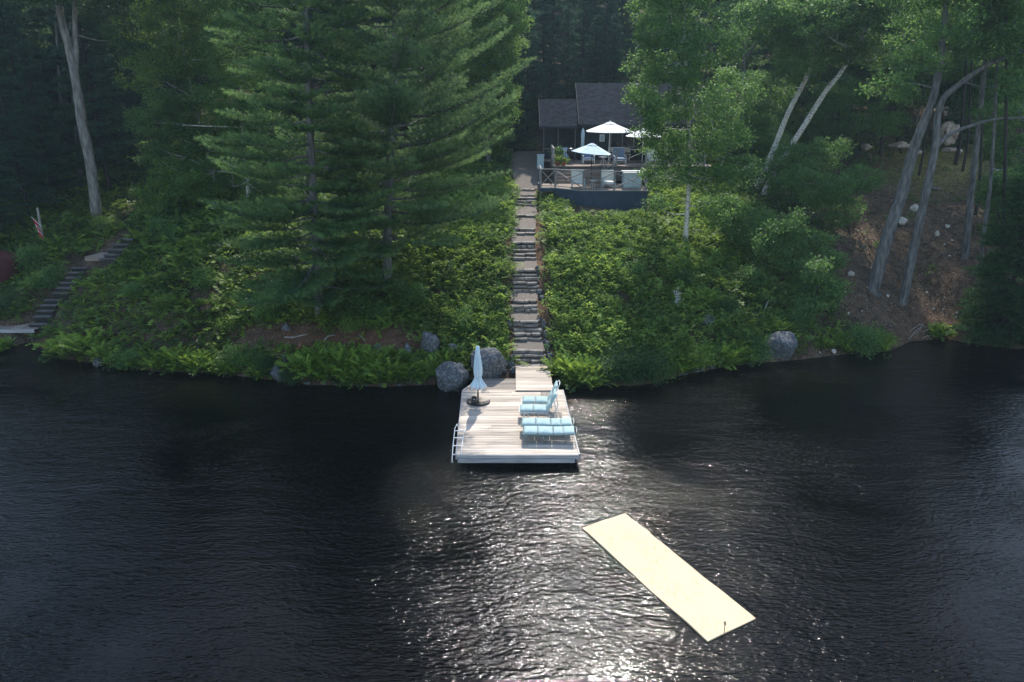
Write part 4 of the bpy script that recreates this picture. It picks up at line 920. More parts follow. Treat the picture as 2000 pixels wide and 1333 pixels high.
mb = MB(); cc = A_ + hang * .5 + B_ * .45; pts_ = [cc + hang * .42 * y + B_ * .8 * x for x, y in lf]; mb.add(pts_ + [p + Vector((0, .006, 0)) for p in pts_], [tuple(range(len(pts_))), tuple(reversed(range(len(pts_), 2 * len(pts_))))]); mb.build('maple_leaf', M['red'], fl_)
g = G(-6, 560); mb = MB(); rock_mesh(mb, (g.x - .3, g.y + .6, g.z + .7), 1.25, 1.5, 1.15, 3, 4, .02); o = mb.build('upturned_hull', M['redhull'], None, smooth=True, org=(g.x - .3, g.y + .6, g.z)); tag(o, 'rounded maroon upturned hull at the left edge of the photo', 'boat')

# driftwood and roots
def stick(name, label, pts, r, m='drift', cat='branch', group=None):
    ps = [G(a, b) + Vector((0, 0, h)) for a, b, h in pts]; mb = MB(); mb.tube(ps, [r * (1 - .6 * i / (len(ps) - 1)) for i in range(len(ps))], 7)
    o = mb.build(name, M[m], None, smooth=True, org=ps[0]); tag(o, label, cat, group)
stick('dead_branch', 'forked bleached branch sticking up behind the blocky boulder', [(1483, 628, .1), (1490, 622, .35), (1497, 618, .8)], .05)
stick('driftwood', 'bleached driftwood limb lying above the blocky boulder', [(1488, 622, .25), (1500, 640, .15), (1525, 655, .15)], .07)
stick('root', 'bare root snaking over red soil under the pines, leftmost', [(556, 661, .05), (575, 664, .08), (590, 660, .08), (602, 655, .04)], .05)
stick('root', 'forked root on the red soil in the middle of the bank', [(634, 668, .05), (640, 662, .1), (650, 660, .08), (655, 657, .04)], .045)
stick('root', 'short root on the red soil nearest the ferns', [(702, 657, .05), (708, 664, .08), (714, 670, .04)], .045)
stick('log', 'short cut log lying on the mossy ground among the trunks', [(1818, 372, .15), (1838, 375, .15)], .16, 'bark_pale', 'log')
for i in range(22):
    a = rr.uniform(1760, 1990); b = rr.uniform(640, 668) if a < 1890 else rr.uniform(664, 676); L2 = rr.uniform(10, 36); an = rr.uniform(-.5, .5)
    stick('snag', 'dry grey twig tangled at the right water edge', [(a, b, .05), (a + L2 * .5, b + L2 * an * .3, .25 + rr.random() * .3), (a + L2, b + L2 * an * .5 + 2, rr.uniform(.05, .5))], .02, 'drift', 'twig', 'dry twigs at the right shore')
#@@PART3
# ---------------------------------------------------------------- ground cover (nobody could count it) and shore plants
def frond_tmpl(nl=8, L_=1., wd=.22):
    """a fern frond arching out along +x: leaflets as triangles"""
    T = []
    for i in range(nl):
        u0 = .12 + .88 * i / nl; u1 = u0 + .88 / nl * 1.15; w_ = wd * math.sin(math.pi * min(1, .22 + .78 * (1 - u0) ** .8)) * (1 - u0 * .55)
        z = lambda u: .55 * u - .55 * u * u
        for s in (-1, 1):
            T += [(u0, 0, z(u0)), (min(u1, 1.02), 0, z(min(u1, 1.))), ((u0 + u1) / 2 + .07, s * w_, z((u0 + u1) / 2) - .03)]
    return np.array(T)
def plant(tmpl, P, size, nf, rng, tilt=.5, spread=.06):
    """nf copies of a frond round each point"""
    n = len(P) * nf; c = np.repeat(P, nf, 0); sz = np.repeat(size * (.7 + .6 * rng.random(len(P))), nf) * (.75 + .4 * rng.random(n))
    az = rng.random(n) * 2 * np.pi; el = tilt + rng.normal(size=n) * .28; roll = rng.normal(size=n) * .4
    X = np.stack([np.cos(az) * np.cos(el), np.sin(az) * np.cos(el), np.sin(el)], 1); S = np.stack([-np.sin(az), np.cos(az), 0 * az], 1); U = np.cross(X, S)
    S2 = S * np.cos(roll)[:, None] + U * np.sin(roll)[:, None]; U2 = np.cross(X, S2)
    V = (tmpl[None, :, 0:1] * X[:, None] + tmpl[None, :, 1:2] * S2[:, None] + tmpl[None, :, 2:3] * U2[:, None]) * sz[:, None, None] + (c + rng.normal(size=(n, 3)) * spread * [1, 1, .3])[:, None]
    return V.reshape(-1, 3), n
FR = frond_tmpl(7); FR5 = frond_tmpl(5, wd=.3)
LF = []   # a bramble leaf spray: 5 leaves on a stalk
for (x, y, a, s) in ((.45, .12, .8, .36), (.45, -.12, -.8, .36), (.75, .14, .6, .36), (.75, -.14, -.6, .36), (.85, 0, 0, .42)):
    ca, sa = math.cos(a), math.sin(a); q = lambda u, v: (x + (u * ca - v * sa) * s, y + (u * sa + v * ca) * s, .25 * x - .1 * u * s + (-.1 * abs(v) * s))
    LF += [q(0, 0), q(.5, .36), q(1, 0), q(0, 0), q(1, 0), q(.5, -.36)]
LF = np.array(LF)
def inpoly(px, py, poly):
    c = np.zeros(px.shape, bool); j = len(poly) - 1
    for i in range(len(poly)):
        xi, yi = poly[i]; xj, yj = poly[j]
        c ^= ((yi > py) != (yj > py)) & (px < (xj - xi) * (py - yi) / (yj - yi + 1e-9) + xi); j = i
    return c
STAIRP = [(999, 296), (1056, 296), (1052, 380), (1050, 450), (1054, 560), (1062, 640), (1076, 700), (1082, 760), (1000, 760), (990, 690), (985, 630), (994, 560), (996, 450), (1000, 380), (984, 330)]
WSTP = [(-20, 630), (55, 628), (100, 560), (125, 515), (190, 490), (222, 455), (264, 455), (252, 492), (228, 526), (165, 548), (98, 660), (-20, 668)]
BARE = [(1700, 330), (1760, 300), (1960, 310), (1930, 500), (1890, 640), (1770, 665), (1690, 640), (1600, 600), (1640, 470), (1660, 400)]
RED = [(440, 655), (560, 635), (800, 645), (870, 690), (820, 705), (740, 690), (600, 695), (450, 680)]
TRAIL = [(225, 380), (262, 385), (275, 440), (262, 465), (230, 465), (245, 430)]
def scatter(n, x0, x1, y0, y1, rng, dens=None):
    X = rng.uniform(x0, x1, n); Y = rng.uniform(y0, y1, n); d = Y - np.interp(X, SX, SY); Z = ground(X, Y); px, py = proj(X, Y, Z)
    k = (d > .25) & ~inpoly(px, py, STAIRP) & ~inpoly(px, py, WSTP) & ~((np.abs(X - .95) < 1.0) & (Y < 50) & (Y > 28))
    k &= ~((px > 1105) & (px < 1275) & (py < 426) & (Y < 49)) & ~((px > 1050) & (px < 1110) & (py < 385))
    k &= ~((X > 2.6) & (X < 8.7) & (Y > 45.6) & (Y < 62)) & ~((X > 1.9) & (X < 14.8) & (Y > 49.6) & (Y < 62)) & ~((X > 4.3) & (X < 8.6) & (Y > 45.2) & (Y < 62))
    pr = np.ones(n); pr[inpoly(px, py, BARE)] = .05; pr[inpoly(px, py, RED)] = .05; pr[inpoly(px, py, TRAIL)] = .1
    pr = pr * np.where(px > 1560, .45, 1) * np.where((px < 470) & (py > 560), .75, 1)
    cl = .5 + .5 * np.sin(X * 1.7 + 2 * np.sin(Y * .9)) * np.sin(Y * 1.5 + 1.3 * np.sin(X * 1.1)); pr *= np.clip(.35 + cl * 1.2, 0, 1)
    if dens is not None: pr = pr * dens(px, py, X, Y)
    k &= rng.random(n) < pr
    return np.stack([X, Y, Z], 1)[k], px[k], py[k]
def lowf(P, k): return np.repeat(.28 * np.sin(P[:, 0] * .9 + 2 * np.sin(P[:, 1] * .55)) * np.sin(P[:, 1] * .8 + 1.5 * np.sin(P[:, 0] * .4)), k)
def build_cover():
    rng = np.random.default_rng(21)
    # bramble and saplings beside the stairs, in sun
    P, px, py = scatter(14000, -6, 16, 29, 58, rng, lambda px, py, X, Y: np.clip((px - 700) / 200, 0.1, 1) * np.clip((1600 - px) / 250, .2, 1))
    P[:, 2] += .12; V, n = plant(LF, P, .42, 6, rng, .45, .16); vv = np.clip(lowf(P, 6) + np.repeat(rng.random(len(P)) * .6, 6) + rng.random(n) * .4, 0, 1)
    o = npmesh('bramble_cover', V, 3, M['bramble'], None, np.repeat(vv, 10)); tag(o, 'raspberry brambles and leafy ground cover on the bank', kind='stuff')
    P, px, py = scatter(9000, -9, 16, 29, 58, rng, lambda px, py, X, Y: np.where(px < 1000, .9, .35)); P[:, 2] += .05
    V, n = plant(FR, P, .6, 6, rng, .35); vv = np.clip(lowf(P, 6) + np.repeat(rng.random(len(P)) * .6, 6) + rng.random(n) * .3, 0, 1)
    o = npmesh('bracken_cover', V, 3, M['fern'], None, np.repeat(vv, 14)); tag(o, 'bracken fronds covering the bank', kind='stuff')
    P, px, py = scatter(26000, -46, 36, 29, 72, rng, lambda px, py, X, Y: np.where((px > 880) & (px < 1450) & (Y < 58), .3, 1)); P[:, 2] += .08
    V, n = plant(LF, P, .46, 5, rng, .4, .18); vv = np.clip(lowf(P, 5) + np.repeat(rng.random(len(P)) * .7, 5) + rng.random(n) * .3, 0, 1)
    o = npmesh('undergrowth', V, 3, M['bramble_dark'], None, np.repeat(vv, 10)); tag(o, 'low leafy undergrowth under the trees', kind='stuff')
    P, px, py = scatter(9000, -40, -5, 29, 60, rng); P[:, 2] += .05
    V, n = plant(FR5, P, .62, 6, rng, .3); vv = np.clip(lowf(P, 6) + np.repeat(rng.random(len(P)) * .7, 6) + rng.random(n) * .3, 0, 1)
    o = npmesh('shade_ferns', V, 3, M['fern'], None, np.repeat(vv, 10)); tag(o, 'ferns carpeting the shaded left bank', kind='stuff')
    # litter on the bare slope: fallen leaves
    X = rng.uniform(8, 34, 16000); Y = rng.uniform(32, 60, 16000); Z = ground(X, Y) + .03; px, py = proj(X, Y, Z); k = (px > 1580) & (Y - np.interp(X, SX, SY) > .8)
    P = np.stack([X, Y, Z], 1)[k]; o = npmesh('leaf_litter', leaf_quads(P, .12, rng, 2.5, 0), 4, leafmat('dry_leaves', (.10, .06, .035), (.32, .22, .14), .1), None, rng.random(len(P))); tag(o, 'dry fallen leaves on the bare slope', kind='stuff')
build_cover()

def make_fern(nm, label, seed, r=.9, group='fern clumps along the shore'):
    rng = np.random.default_rng(seed); t = thing('fern_clump', (0, 0, 0), label, 'fern', group); P = rng.normal(size=(26, 3)) * [r * .42, r * .3, .0]; P[:, 2] = .0
    V, n = plant(FR, P, .85 * r, 9, rng, .75, .05); npmesh('fronds', V, 3, M['fern'], t, np.repeat(np.clip(.25 + .75 * rng.random(n), 0, 1), 14))
    V, n = plant(LF, P, .5 * r, 4, rng, .2, .1); npmesh('leaves', V, 3, M['bramble_dark'], t, np.repeat(rng.random(n) * .6, 10)); return t
def make_bush(label, seed, lm, r=1., hgt=.8, leaf=.09, dens=1500, name='shore_shrub', cat='shrub', group='shrubs along the shore'):
    rng = np.random.default_rng(seed); t = thing(name, (0, 0, 0), label, cat, group); cl = auto_clumps((0, 0, hgt * .5), r * .6, r * .45, hgt * .38, 11, r * .42, rng); Ps = []; Vs = []
    mb = MB()
    for c in cl: P, v = clump_points(c[:3], c[3], int(dens * c[3] ** 2), rng); P[:, 2] = np.abs(P[:, 2]); Ps.append(P); Vs.append(v); limb(mb, (rng.normal() * .05, rng.normal() * .05, -.1), c[:3], .02, .006, rng, .02, 3)
    mb.build('stem', M['bark_dark'], t); npmesh('foliage', leaf_quads(np.concatenate(Ps), leaf, rng), 4, M[lm], t, np.concatenate(Vs)); return t
FP = [make_fern('f', '', 31), make_fern('f', '', 32), make_fern('f', '', 33)]
BP = [make_bush('', 41, 'leaf'), make_bush('', 42, 'leaf_dark', 1.1, 1.0, .07, 2200), make_bush('', 43, 'bramble')]
used = set()
def place(proto, px, py, sc, label, group=None, rz=None, dy=0):
    o = proto if proto.name not in used else copy_tree(proto); used.add(proto.name)
    g = G(px, py); o.location = (g.x, g.y + dy, max(g.z, .05)); o.rotation_euler = (0, 0, random.uniform(0, 6.28) if rz is None else rz); o.scale = (sc, sc, sc)
    o['label'] = label
    if group: o['group'] = group
    return o
fern_spots = [(130, 689, 0.97, 'bright fern clump at the left water edge, nearest the boardwalk'), (165, 691, 1.10, 'bright yellow-green fern clump above the flat pale rock'), (205, 697, 0.79, 'fern clump just right of the flat pale rock'),
 (4, 690, .62, 'fern clump at the photo left edge below the boardwalk'), (300, 713, 0.66, 'low fern clump on the left shore, second from the bright pair'), (350, 709, 0.88, 'fern clump on the left shore with light tips'), (395, 717, 0.79, 'fern clump on the left shore right of the light-tipped one'),
 (600, 729, 0.94, 'upright fern clump at the left end of the thick fern row'), (650, 733, 0.86, 'fern clump second in the thick row below the pines'), (700, 736, 0.94, 'fern clump in the middle of the thick row below the pines'), (748, 738, 0.90, 'fern clump right of the middle of the thick row'),
 (790, 737, 0.82, 'fern clump at the right end of the thick row'), (843, 730, 0.80, 'fern clump left of the round wet boulder'), (868, 712, 0.70, 'small fern clump between the tall boulder and the wet boulder'),
 (1105, 735, 1.05, 'bright fern clump at the right of the stair foot'), (1145, 742, 1.10, 'bright fern clump on the shore right of the gangway'), (1425, 705, 0.95, 'grassy yellow-green clump on the right shore'), (1610, 676, 0.50, 'small bright fern growing in the white stones'), (1830, 655, 0.70, 'yellowish fern at the foot of the bare slope'),
 (1352, 716, 0.70, 'tufted fern beside the yellow shrub'), (1375, 590, 0.80, 'tall grassy fern in the leafy bank below the birch'),
 (235, 705, 0.70, 'low fern between the flat pale rock and the left shore shrub'),
 (270, 715, 0.62, 'low bright fern left of the light-tipped pair'),
 (325, 719, 0.70, 'bright low fern between two darker clumps on the left shore'),
 (372, 721, 0.70, 'yellow-green fern hanging to the left shore waterline'),
 (420, 725, 0.66, 'low fern left of the low flat rock'),
 (455, 727, 0.62, 'short fern right beside the low flat rock'),
 (505, 733, 0.62, 'short fern left of the waterline rock'),
 (625, 739, 0.78, 'fern hanging over the water at the left of the thick row'),
 (675, 741, 0.78, 'fern hanging over the water in the thick row'),
 (725, 743, 0.78, 'fern hanging over the water right of the row middle'),
 (770, 743, 0.78, 'fern hanging over the water near the row end'),
 (815, 739, 0.74, 'fern at the very right end of the row'),
 (620, 715, 1.00, 'fern behind the left end of the thick row'),
 (670, 718, 1.00, 'fern behind the row on the red soil edge'),
 (720, 722, 1.00, 'fern behind the middle of the row'),
 (1125, 748, 0.90, 'low fern at the water edge beside the bright pair'),
 (1165, 742, 0.90, 'bright fern left of the dark rounded shrubs'),
 (1405, 712, 0.80, 'low grassy fern left of the yellow-green clump'),
 (1445, 702, 0.85, 'grassy fern right of the yellow-green clump'),
 (1338, 722, 0.70, 'small fern at the water edge below the yellow shrub'),
 (1510, 650, 0.80, 'fern behind the blocky boulder'),
 (1650, 680, 0.80, 'light fern in front of the wide green shrub'),
 (1715, 678, 0.80, 'light fern right in front of the wide shrub')]
for i, (a, b, s, l) in enumerate(fern_spots): place(FP[i % 3], a, b, s, l)
bush_spots = [(0, 1110, 520, .7, 'leafy shrub in the bank right of the middle steps'), (2, 1180, 600, .8, 'light shrub on the bank midway between stairs and flower'), (0, 1235, 540, .8, 'leafy shrub on the bank below the skirt of the deck'), (2, 1100, 640, .7, 'light shrub beside the lower steps on the right'), (0, 1290, 640, .8, 'leafy shrub left of the pale flower spike'), (1, 1420, 620, .8, 'dark shrub on the bank behind the half buried rock'), (2, 900, 560, .8, 'light shrub on the slope left of the middle steps'), (0, 950, 480, .8, 'leafy shrub left of the upper middle steps'), (2, 930, 600, .7, 'light shrub on the slope left of the lower steps'), (0, 400, 560, .9, 'leafy shrub on the left bank between stairs and pine'), (2, 330, 600, .8, 'light shrub on the left bank above the ferns'), (0, 260, 580, .8, 'leafy shrub on the left bank right of the wooden stairs'), (2, 450, 640, .7, 'light shrub at the left end of the red soil'), (1, 1330, 560, .8, 'dark shrub below the birch foot'), (0, 22, 608, .8, 'leafy shrub above the boardwalk'), (1, 1210, 738, 1.25, 'dark rounded shrub overhanging the water right of the dock'), (1, 1265, 740, 1.15, 'dark rounded shrub, right half of the overhanging pair'), (2, 1305, 735, .7, 'light-tipped shrub at the right of the dark rounded pair'),
 (2, 1358, 705, 1.05, 'yellow-green shrub leaning over the right shore'), (0, 1470, 700, 1.0, 'mid-green shrub left of the blocky boulder'), (0, 1690, 684, 1.3, 'wide green shrub at the water edge right of the white stones'), (0, 1660, 672, .9, 'shrub behind the wide shrub on the right shore'), (2, 1725, 672, .7, 'small shrub trailing right of the wide one'),
 (0, 250, 715, .9, 'shrub at the left water edge between fern clumps'), (2, 440, 722, .8, 'shrub on the left shore by the low flat rock'), (0, 480, 715, .9, 'shrub above the low flat rock'), (1, 520, 726, .7, 'dark shrub left of the waterline rock'), (1, 575, 748, .6, 'dark shrub at the left foot of the fern row'),
 (1, 1175, 745, .7, 'dark shrub filling the gap between bright fern and rounded pair'), (0, 905, 640, .9, 'leafy shrub on the slope left of the stairs, above the tall boulder'), (2, 960, 650, .8, 'light shrub beside the stairs above the broad boulder'), (0, 800, 590, 1.0, 'leafy shrub right of the second pine'),
 (0, 725, 620, 1.1, 'leafy shrub between the two pine feet'), (2, 690, 640, .8, 'low light shrub right of the left pine foot'), (0, 520, 620, 1.0, 'leafy shrub left of the left pine foot'), (0, 90, 560, 1.1, 'leafy shrub left of the wooden stairs'), (0, 60, 520, 1.2, 'leafy shrub beside the maroon hull'), (1, 20, 610, 1.1, 'dark shrub below the maroon hull'),
 (0, 330, 470, 1.2, 'bright undergrowth shrub left of the pine crowns'), (2, 300, 430, 1.2, 'light shrub near the top of the wooden stairs'), (2, 200, 450, 1.0, 'light shrub beside the big pale trunk'), (0, 1565, 640, 1.0, 'shrub behind the blocky boulder'), (0, 1480, 560, 1.1, 'shrub under the sapling grove'), (0, 1600, 600, 1.2, 'shrub at the lower edge of the sapling grove'),
 (1, 985, 330, .9, 'dark shrub left of the gravel path'), (1, 975, 350, .9, 'dark low shrub left of the stair top')]
for i, (k, a, b, s, l) in enumerate(bush_spots): place(BP[k], a, b, s, l)
t = thing('flowering_plant', G(1320, 620), 'tall plant with pale pink flower spike in the right bank', 'flower'); g = G(1320, 620); rng = np.random.default_rng(2)
mb = MB(); mb.tube([g, g + Vector((0, 0, 1.1))], .012, 5); mb.build('stem', M['leaf_dark'], t)
P = np.array([g.x, g.y, g.z + 1.0]) + rng.normal(size=(120, 3)) * [.07, .07, .2]; npmesh('flower_spike', leaf_quads(P, .07, rng), 4, M['flower'], t, rng.random(120))
P = np.array([g.x, g.y, g.z + .5]) + rng.normal(size=(160, 3)) * [.12, .12, .3]; npmesh('foliage', leaf_quads(P, .1, rng), 4, M['leaf_light'], t, rng.random(160))

# ---------------------------------------------------------------- trees one can tell apart
def tpath(pts, Y0=None, lean=0.):
    """trunk path: first point stands on the ground"""
    g = G(*pts[0]); out = [g]; 
    for i, (a, b) in enumerate(pts[1:]): p = aty(a, b, g.y + lean * (i + 1)); out.append(p)
    return out
def pxclumps(Y, lst, rng, dy=2.0):
    out = []
    for (a, b, r) in lst:
        yy = Y + rng.uniform(-dy, dy); p = aty(a, b, yy); k = ppm(yy, p.z); out.append((p.x, p.y, p.z, r / k))
    return out
R1 = np.random.default_rng(11)
# white birch right of the cabin
p = tpath([(1338, 482), (1343, 400), (1347, 300), (1342, 180), (1338, 60), (1340, -60), (1345, -180)])
cl = [(1290, 60, 50), (1350, 20, 60), (1262, 130, 38), (1320, 120, 60), (1395, 90, 60), (1255, 180, 30), (1285, 205, 50), (1360, 200, 60), (1430, 170, 50), (1290, 280, 42), (1340, 290, 55), (1410, 270, 50), (1300, 345, 40), (1380, 350, 40), (1435, 330, 40), (1330, -60, 60), (1400, -50, 55), (1340, -150, 50), (1270, 0, 44), (1385, 400, 26), (1285, 395, 22), (1280, -20, 50), (1270, 235, 34)]
T1 = broadleaf('white_birch', 'white-barked birch with a tall leafy crown right of the cabin decks', p, .16, .04, pxclumps(p[0].y - .2, cl, R1, 1.6), .12, 900, 'leaf', 'birch', seed=3, cat='birch tree', var0=.1)
# saplings and maples right of the birch
def sap(px, py, lst, label, seed, lm='leaf', r0=.07, leaf=.13, dens=900, bm='bark_dark', top=None):
    top = top or (lst[0][0], lst[0][1]); g = tpath([(px, py), ((px + top[0]) / 2, (py + top[1]) / 2), top]); return broadleaf('leafy_sapling', label, g, r0, .02, pxclumps(g[0].y, lst, R1, 1.0), leaf, dens, lm, bm, seed=seed, cat='sapling')
sap(1540, 560, [(1560, 440, 36), (1520, 455, 30), (1600, 480, 32), (1550, 500, 36), (1600, 535, 30), (1515, 520, 26), (1630, 510, 20), (1575, 560, 24), (1490, 480, 22)], 'broad dark-leaved sapling between the birch and the bare slope', 5)
sap(1590, 610, [(1600, 530, 30), (1570, 560, 30), (1625, 560, 28), (1590, 590, 30)], 'small dark sapling low on the bank above the blocky boulder', 6)
sap(1420, 480, [(1440, 400, 34), (1410, 430, 28), (1470, 420, 34), (1450, 455, 26)], 'bushy sapling just right of the birch foot', 7)
sap(1660, 460, [(1640, 370, 40), (1690, 350, 34), (1600, 380, 36), (1650, 410, 36), (1560, 350, 34)], 'dark leafy sapling left of the big leaning trunk', 8)
sap(1545, 400, [(1550, 310, 40), (1510, 330, 34), (1590, 330, 36), (1540, 370, 34), (1620, 300, 36)], 'leafy sapling in front of the leaning white trunks', 9, 'leaf')
# leaning white trunks
p = tpath([(1488, 388), (1520, 325), (1568, 250), (1612, 180), (1645, 138), (1690, 60), (1730, -40)])
broadleaf('leaning_birch', 'leaning pale birch trunk, the longer of the slanting pair', p, .24, .08, pxclumps(p[0].y, [(1690, 40, 70), (1640, 90, 50), (1750, -20, 80), (1600, 40, 60), (1720, 100, 40)], R1), .14, 800, 'leaf', 'birch', seed=12, cat='birch tree', var0=.05)
p = tpath([(1478, 372), (1512, 290), (1540, 220), (1580, 140), (1600, 60), (1610, -40)])
broadleaf('leaning_birch', 'shorter pale birch trunk slanting behind the longer one', p, .24, .08, pxclumps(p[0].y, [(1600, 20, 70), (1540, 60, 60), (1650, -40, 80), (1560, 130, 40), (1500, 30, 60)], R1), .14, 800, 'leaf', 'birch', seed=13, cat='birch tree', var0=.1)
# grey branching tree behind the birch
p = tpath([(1440, 330), (1448, 240), (1455, 120), (1458, 40), (1462, -60)])
fk = [([aty(1455, 120, p[0].y), aty(1480, 80, p[0].y), aty(1515, 48, p[0].y), aty(1550, 34, p[0].y)], .12, .03)]
broadleaf('grey_maple', 'grey branching tree rising behind the birch crown', p, .22, .06, pxclumps(p[0].y, [(1480, 20, 60), (1530, 10, 60), (1500, 180, 50), (1450, 230, 50), (1480, -80, 80), (1540, 100, 40), (1490, 270, 50), (1440, 300, 40)], R1), .14, 800, 'leaf', 'bark', forks=fk, seed=14, cat='maple tree')
# two big leaning trunks on the bare slope
p = tpath([(1704, 568), (1733, 465), (1762, 375), (1782, 300), (1800, 250), (1820, 200), (1835, 130), (1845, 40), (1850, -40)])
broadleaf('leaning_oak', 'thick grey leaning trunk on the bare slope, left of the slimmer one', p, .36, .1, pxclumps(p[0].y, [(1800, 60, 60), (1860, 50, 50), (1780, -30, 80), (1880, -60, 80), (1790, 120, 40), (1740, 170, 40)], R1), .13, 700, 'leaf', 'bark', seed=15, cat='oak tree', var0=.1)
p = tpath([(1763, 592), (1786, 480), (1808, 379), (1826, 290), (1831, 230), (1842, 194), (1870, 168), (1927, 128), (1985, 105), (2030, 90)])
f1 = [([aty(1827, 288, p[0].y), aty(1856, 262, p[0].y + .3), aty(1899, 245, p[0].y + .5), aty(1942, 234, p[0].y + .5), aty(2010, 230, p[0].y)], .12, .05)]
broadleaf('slender_oak', 'slimmer grey leaning trunk whose limbs reach to the upper right', p, .25, .08, pxclumps(p[0].y, [(1960, 50, 60), (1900, 40, 50), (2020, 100, 60), (2050, 20, 80), (1985, 160, 40), (1990, -60, 90), (1950, 90, 40), (1930, 222, 22), (1988, 218, 30)], R1), .13, 700, 'leaf', 'bark', forks=f1, seed=16, cat='oak tree')
for i, (pts, r, lab) in enumerate([([(1884, 505), (1892, 420), (1902, 330), (1912, 240), (1925, 100), (1930, -60)], .22, 'straight grey trunk on the right side of the bare slope'),
        ([(1913, 530), (1922, 450), (1932, 380), (1940, 280), (1948, 100), (1955, -60)], .13, 'thin dark trunk right of the straight grey one'),
        ([(1866, 322), (1876, 270), (1882, 200), (1890, 60), (1895, -60)], .18, 'short thick trunk at the top of the mossy ground'), ([(1880, 335), (1888, 290), (1893, 230), (1900, 60), (1905, -60)], .12, 'thin trunk beside the short thick trunk at the mossy top'),
        ([(1795, 343), (1803, 300), (1812, 240), (1825, 100), (1830, -60)], .10, 'thin trunk seen between the two leaning oaks'), ([(1905, 420), (1912, 370), (1916, 300), (1922, 100), (1925, -40)], .12, 'trunk partly hidden behind the straight grey one'),
        ([(1718, 315), (1722, 270), (1726, 200), (1730, 60), (1730, -60)], .15, 'dark trunk left of the thick leaning oak'), ([(1683, 262), (1684, 220), (1686, 120), (1688, -60)], .14, 'dark upright trunk near the lumber stack'), ([(1960, 560), (1960, 480), (1962, 380), (1965, 200), (1965, 0)], .14, 'trunk behind the overhanging cedar')]):
    p = tpath(pts); broadleaf('slope_tree', lab, p, r, r * .35, pxclumps(p[0].y, [(pts[-2][0] + R1.uniform(-50, 50), 40 + R1.uniform(-60, 60), 55), (pts[-1][0], -60, 80), (pts[-1][0] + R1.uniform(-70, 70), -20, 70)], R1), .14, 550, 'leaf', 'bark' if i < 2 else 'bark_dark', seed=30 + i, var0=.05)
# mid-canopy maples on the right
for i, (base_, lst, lab) in enumerate([
        ((1660, 320), [(1640, 180, 44), (1690, 200, 38), (1600, 230, 40), (1670, 240, 30), (1620, 270, 34), (1720, 240, 26)], 'leafy maple behind the leaning white trunks'),
        ((1760, 300), [(1740, 130, 50), (1790, 110, 44), (1700, 130, 40), (1760, 180, 34), (1745, 240, 30), (1790, 190, 26), (1760, 60, 40)], 'leafy maple above the rock outcrop'),
        ((1970, 390), [(1960, 240, 40), (1990, 300, 44), (1940, 290, 30), (1990, 200, 44), (1960, 350, 30), (2020, 360, 44)], 'light green maple at the right edge behind the slope trunks'),
        ((1830, 300), [(1800, 40, 55), (1850, 80, 50), (1780, 90, 40), (1880, 130, 40), (1820, 140, 34), (1840, -10, 60)], 'pale leafy maple crown filling the top right above the outcrop'),
        ((1900, 300), [(1930, 150, 50), (1900, 200, 36), (1960, 120, 50), (1985, 180, 44), (1930, 250, 28), (1990, 60, 60)], 'light leafy maple crown near the right edge'),
        ((1620, 290), [(1560, 60, 55), (1620, 110, 50), (1580, 130, 44), (1660, 60, 55), (1700, 20, 55), (1540, 180, 40)], 'leafy maple crown above the leaning white trunks'),
        ((1940, 470), [(1950, 400, 34), (1985, 420, 38), (1930, 370, 28), (1975, 360, 38), (2010, 460, 40), (1955, 450, 26)], 'dense dark-leaved maple over the cedar at the right edge'),
        ((1500, 330), [(1480, 300, 40), (1450, 260, 40), (1520, 280, 36), (1470, 350, 36), (1500, 240, 36)], 'small maple behind the birch crown'),
        ((1560, 300), [(1520, 200, 40), (1560, 250, 36), (1490, 240, 36), (1590, 200, 30)], 'maple between the grey branching tree and the white trunks')]):
    p = tpath([base_, (lst[0][0], (base_[1] + lst[0][1]) / 2), (lst[0][0], lst[0][1])]); broadleaf('maple', lab, p, .14, .04, pxclumps(p[0].y, lst, R1, 1.5), .14, 900, 'leaf', 'bark_dark', seed=50 + i, cat='maple tree', var0=.1)
# hemlock overhanging the right shore
g = G(1955, 650); brs = []
rng = np.random.default_rng(9)
for i in range(230):
    z = g.z + 8.5 * rng.random() ** 1.3; brs.append((max(z, .25), rng.uniform(0, 6.28), (2.3 - .15 * (z - g.z)) * rng.uniform(.7, 1.1), -.12))
conifer('cedar', 'dense dark cedar overhanging the water at the right edge', [g, g + Vector((0, 0, 4)), g + Vector((.1, 0, 9.5))], .16, brs, .12, .016, 14, .13, 'leaf_dark', 'bark_dark', seed=9, sag=.05, cat='cedar tree')
# left: big pale leaning trunk
p = tpath([(190, 433), (178, 330), (160, 240), (150, 170), (136, 100), (118, 30), (105, -60)])
fk = [([aty(146, 150, p[0].y), aty(148, 90, p[0].y + .2), aty(146, 30, p[0].y + .4), aty(150, -60, p[0].y + .5)], .2, .1)]
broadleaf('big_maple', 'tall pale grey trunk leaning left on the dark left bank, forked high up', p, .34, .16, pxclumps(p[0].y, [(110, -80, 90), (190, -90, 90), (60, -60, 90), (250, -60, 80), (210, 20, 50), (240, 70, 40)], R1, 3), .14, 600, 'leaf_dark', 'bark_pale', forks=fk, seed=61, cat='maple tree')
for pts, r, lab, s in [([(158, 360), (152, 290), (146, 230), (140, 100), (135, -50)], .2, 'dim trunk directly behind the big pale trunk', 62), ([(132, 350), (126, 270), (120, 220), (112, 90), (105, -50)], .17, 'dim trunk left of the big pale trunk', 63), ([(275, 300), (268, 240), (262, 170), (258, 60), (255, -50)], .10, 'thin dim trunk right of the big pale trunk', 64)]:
    p = tpath(pts); broadleaf('forest_maple', lab, p, r, r * .4, pxclumps(p[0].y, [(pts[-1][0], -50, 80), (pts[-1][0] + 60, -80, 80)], R1), .15, 500, 'leaf_dark', 'bark', seed=s, cat='maple tree')
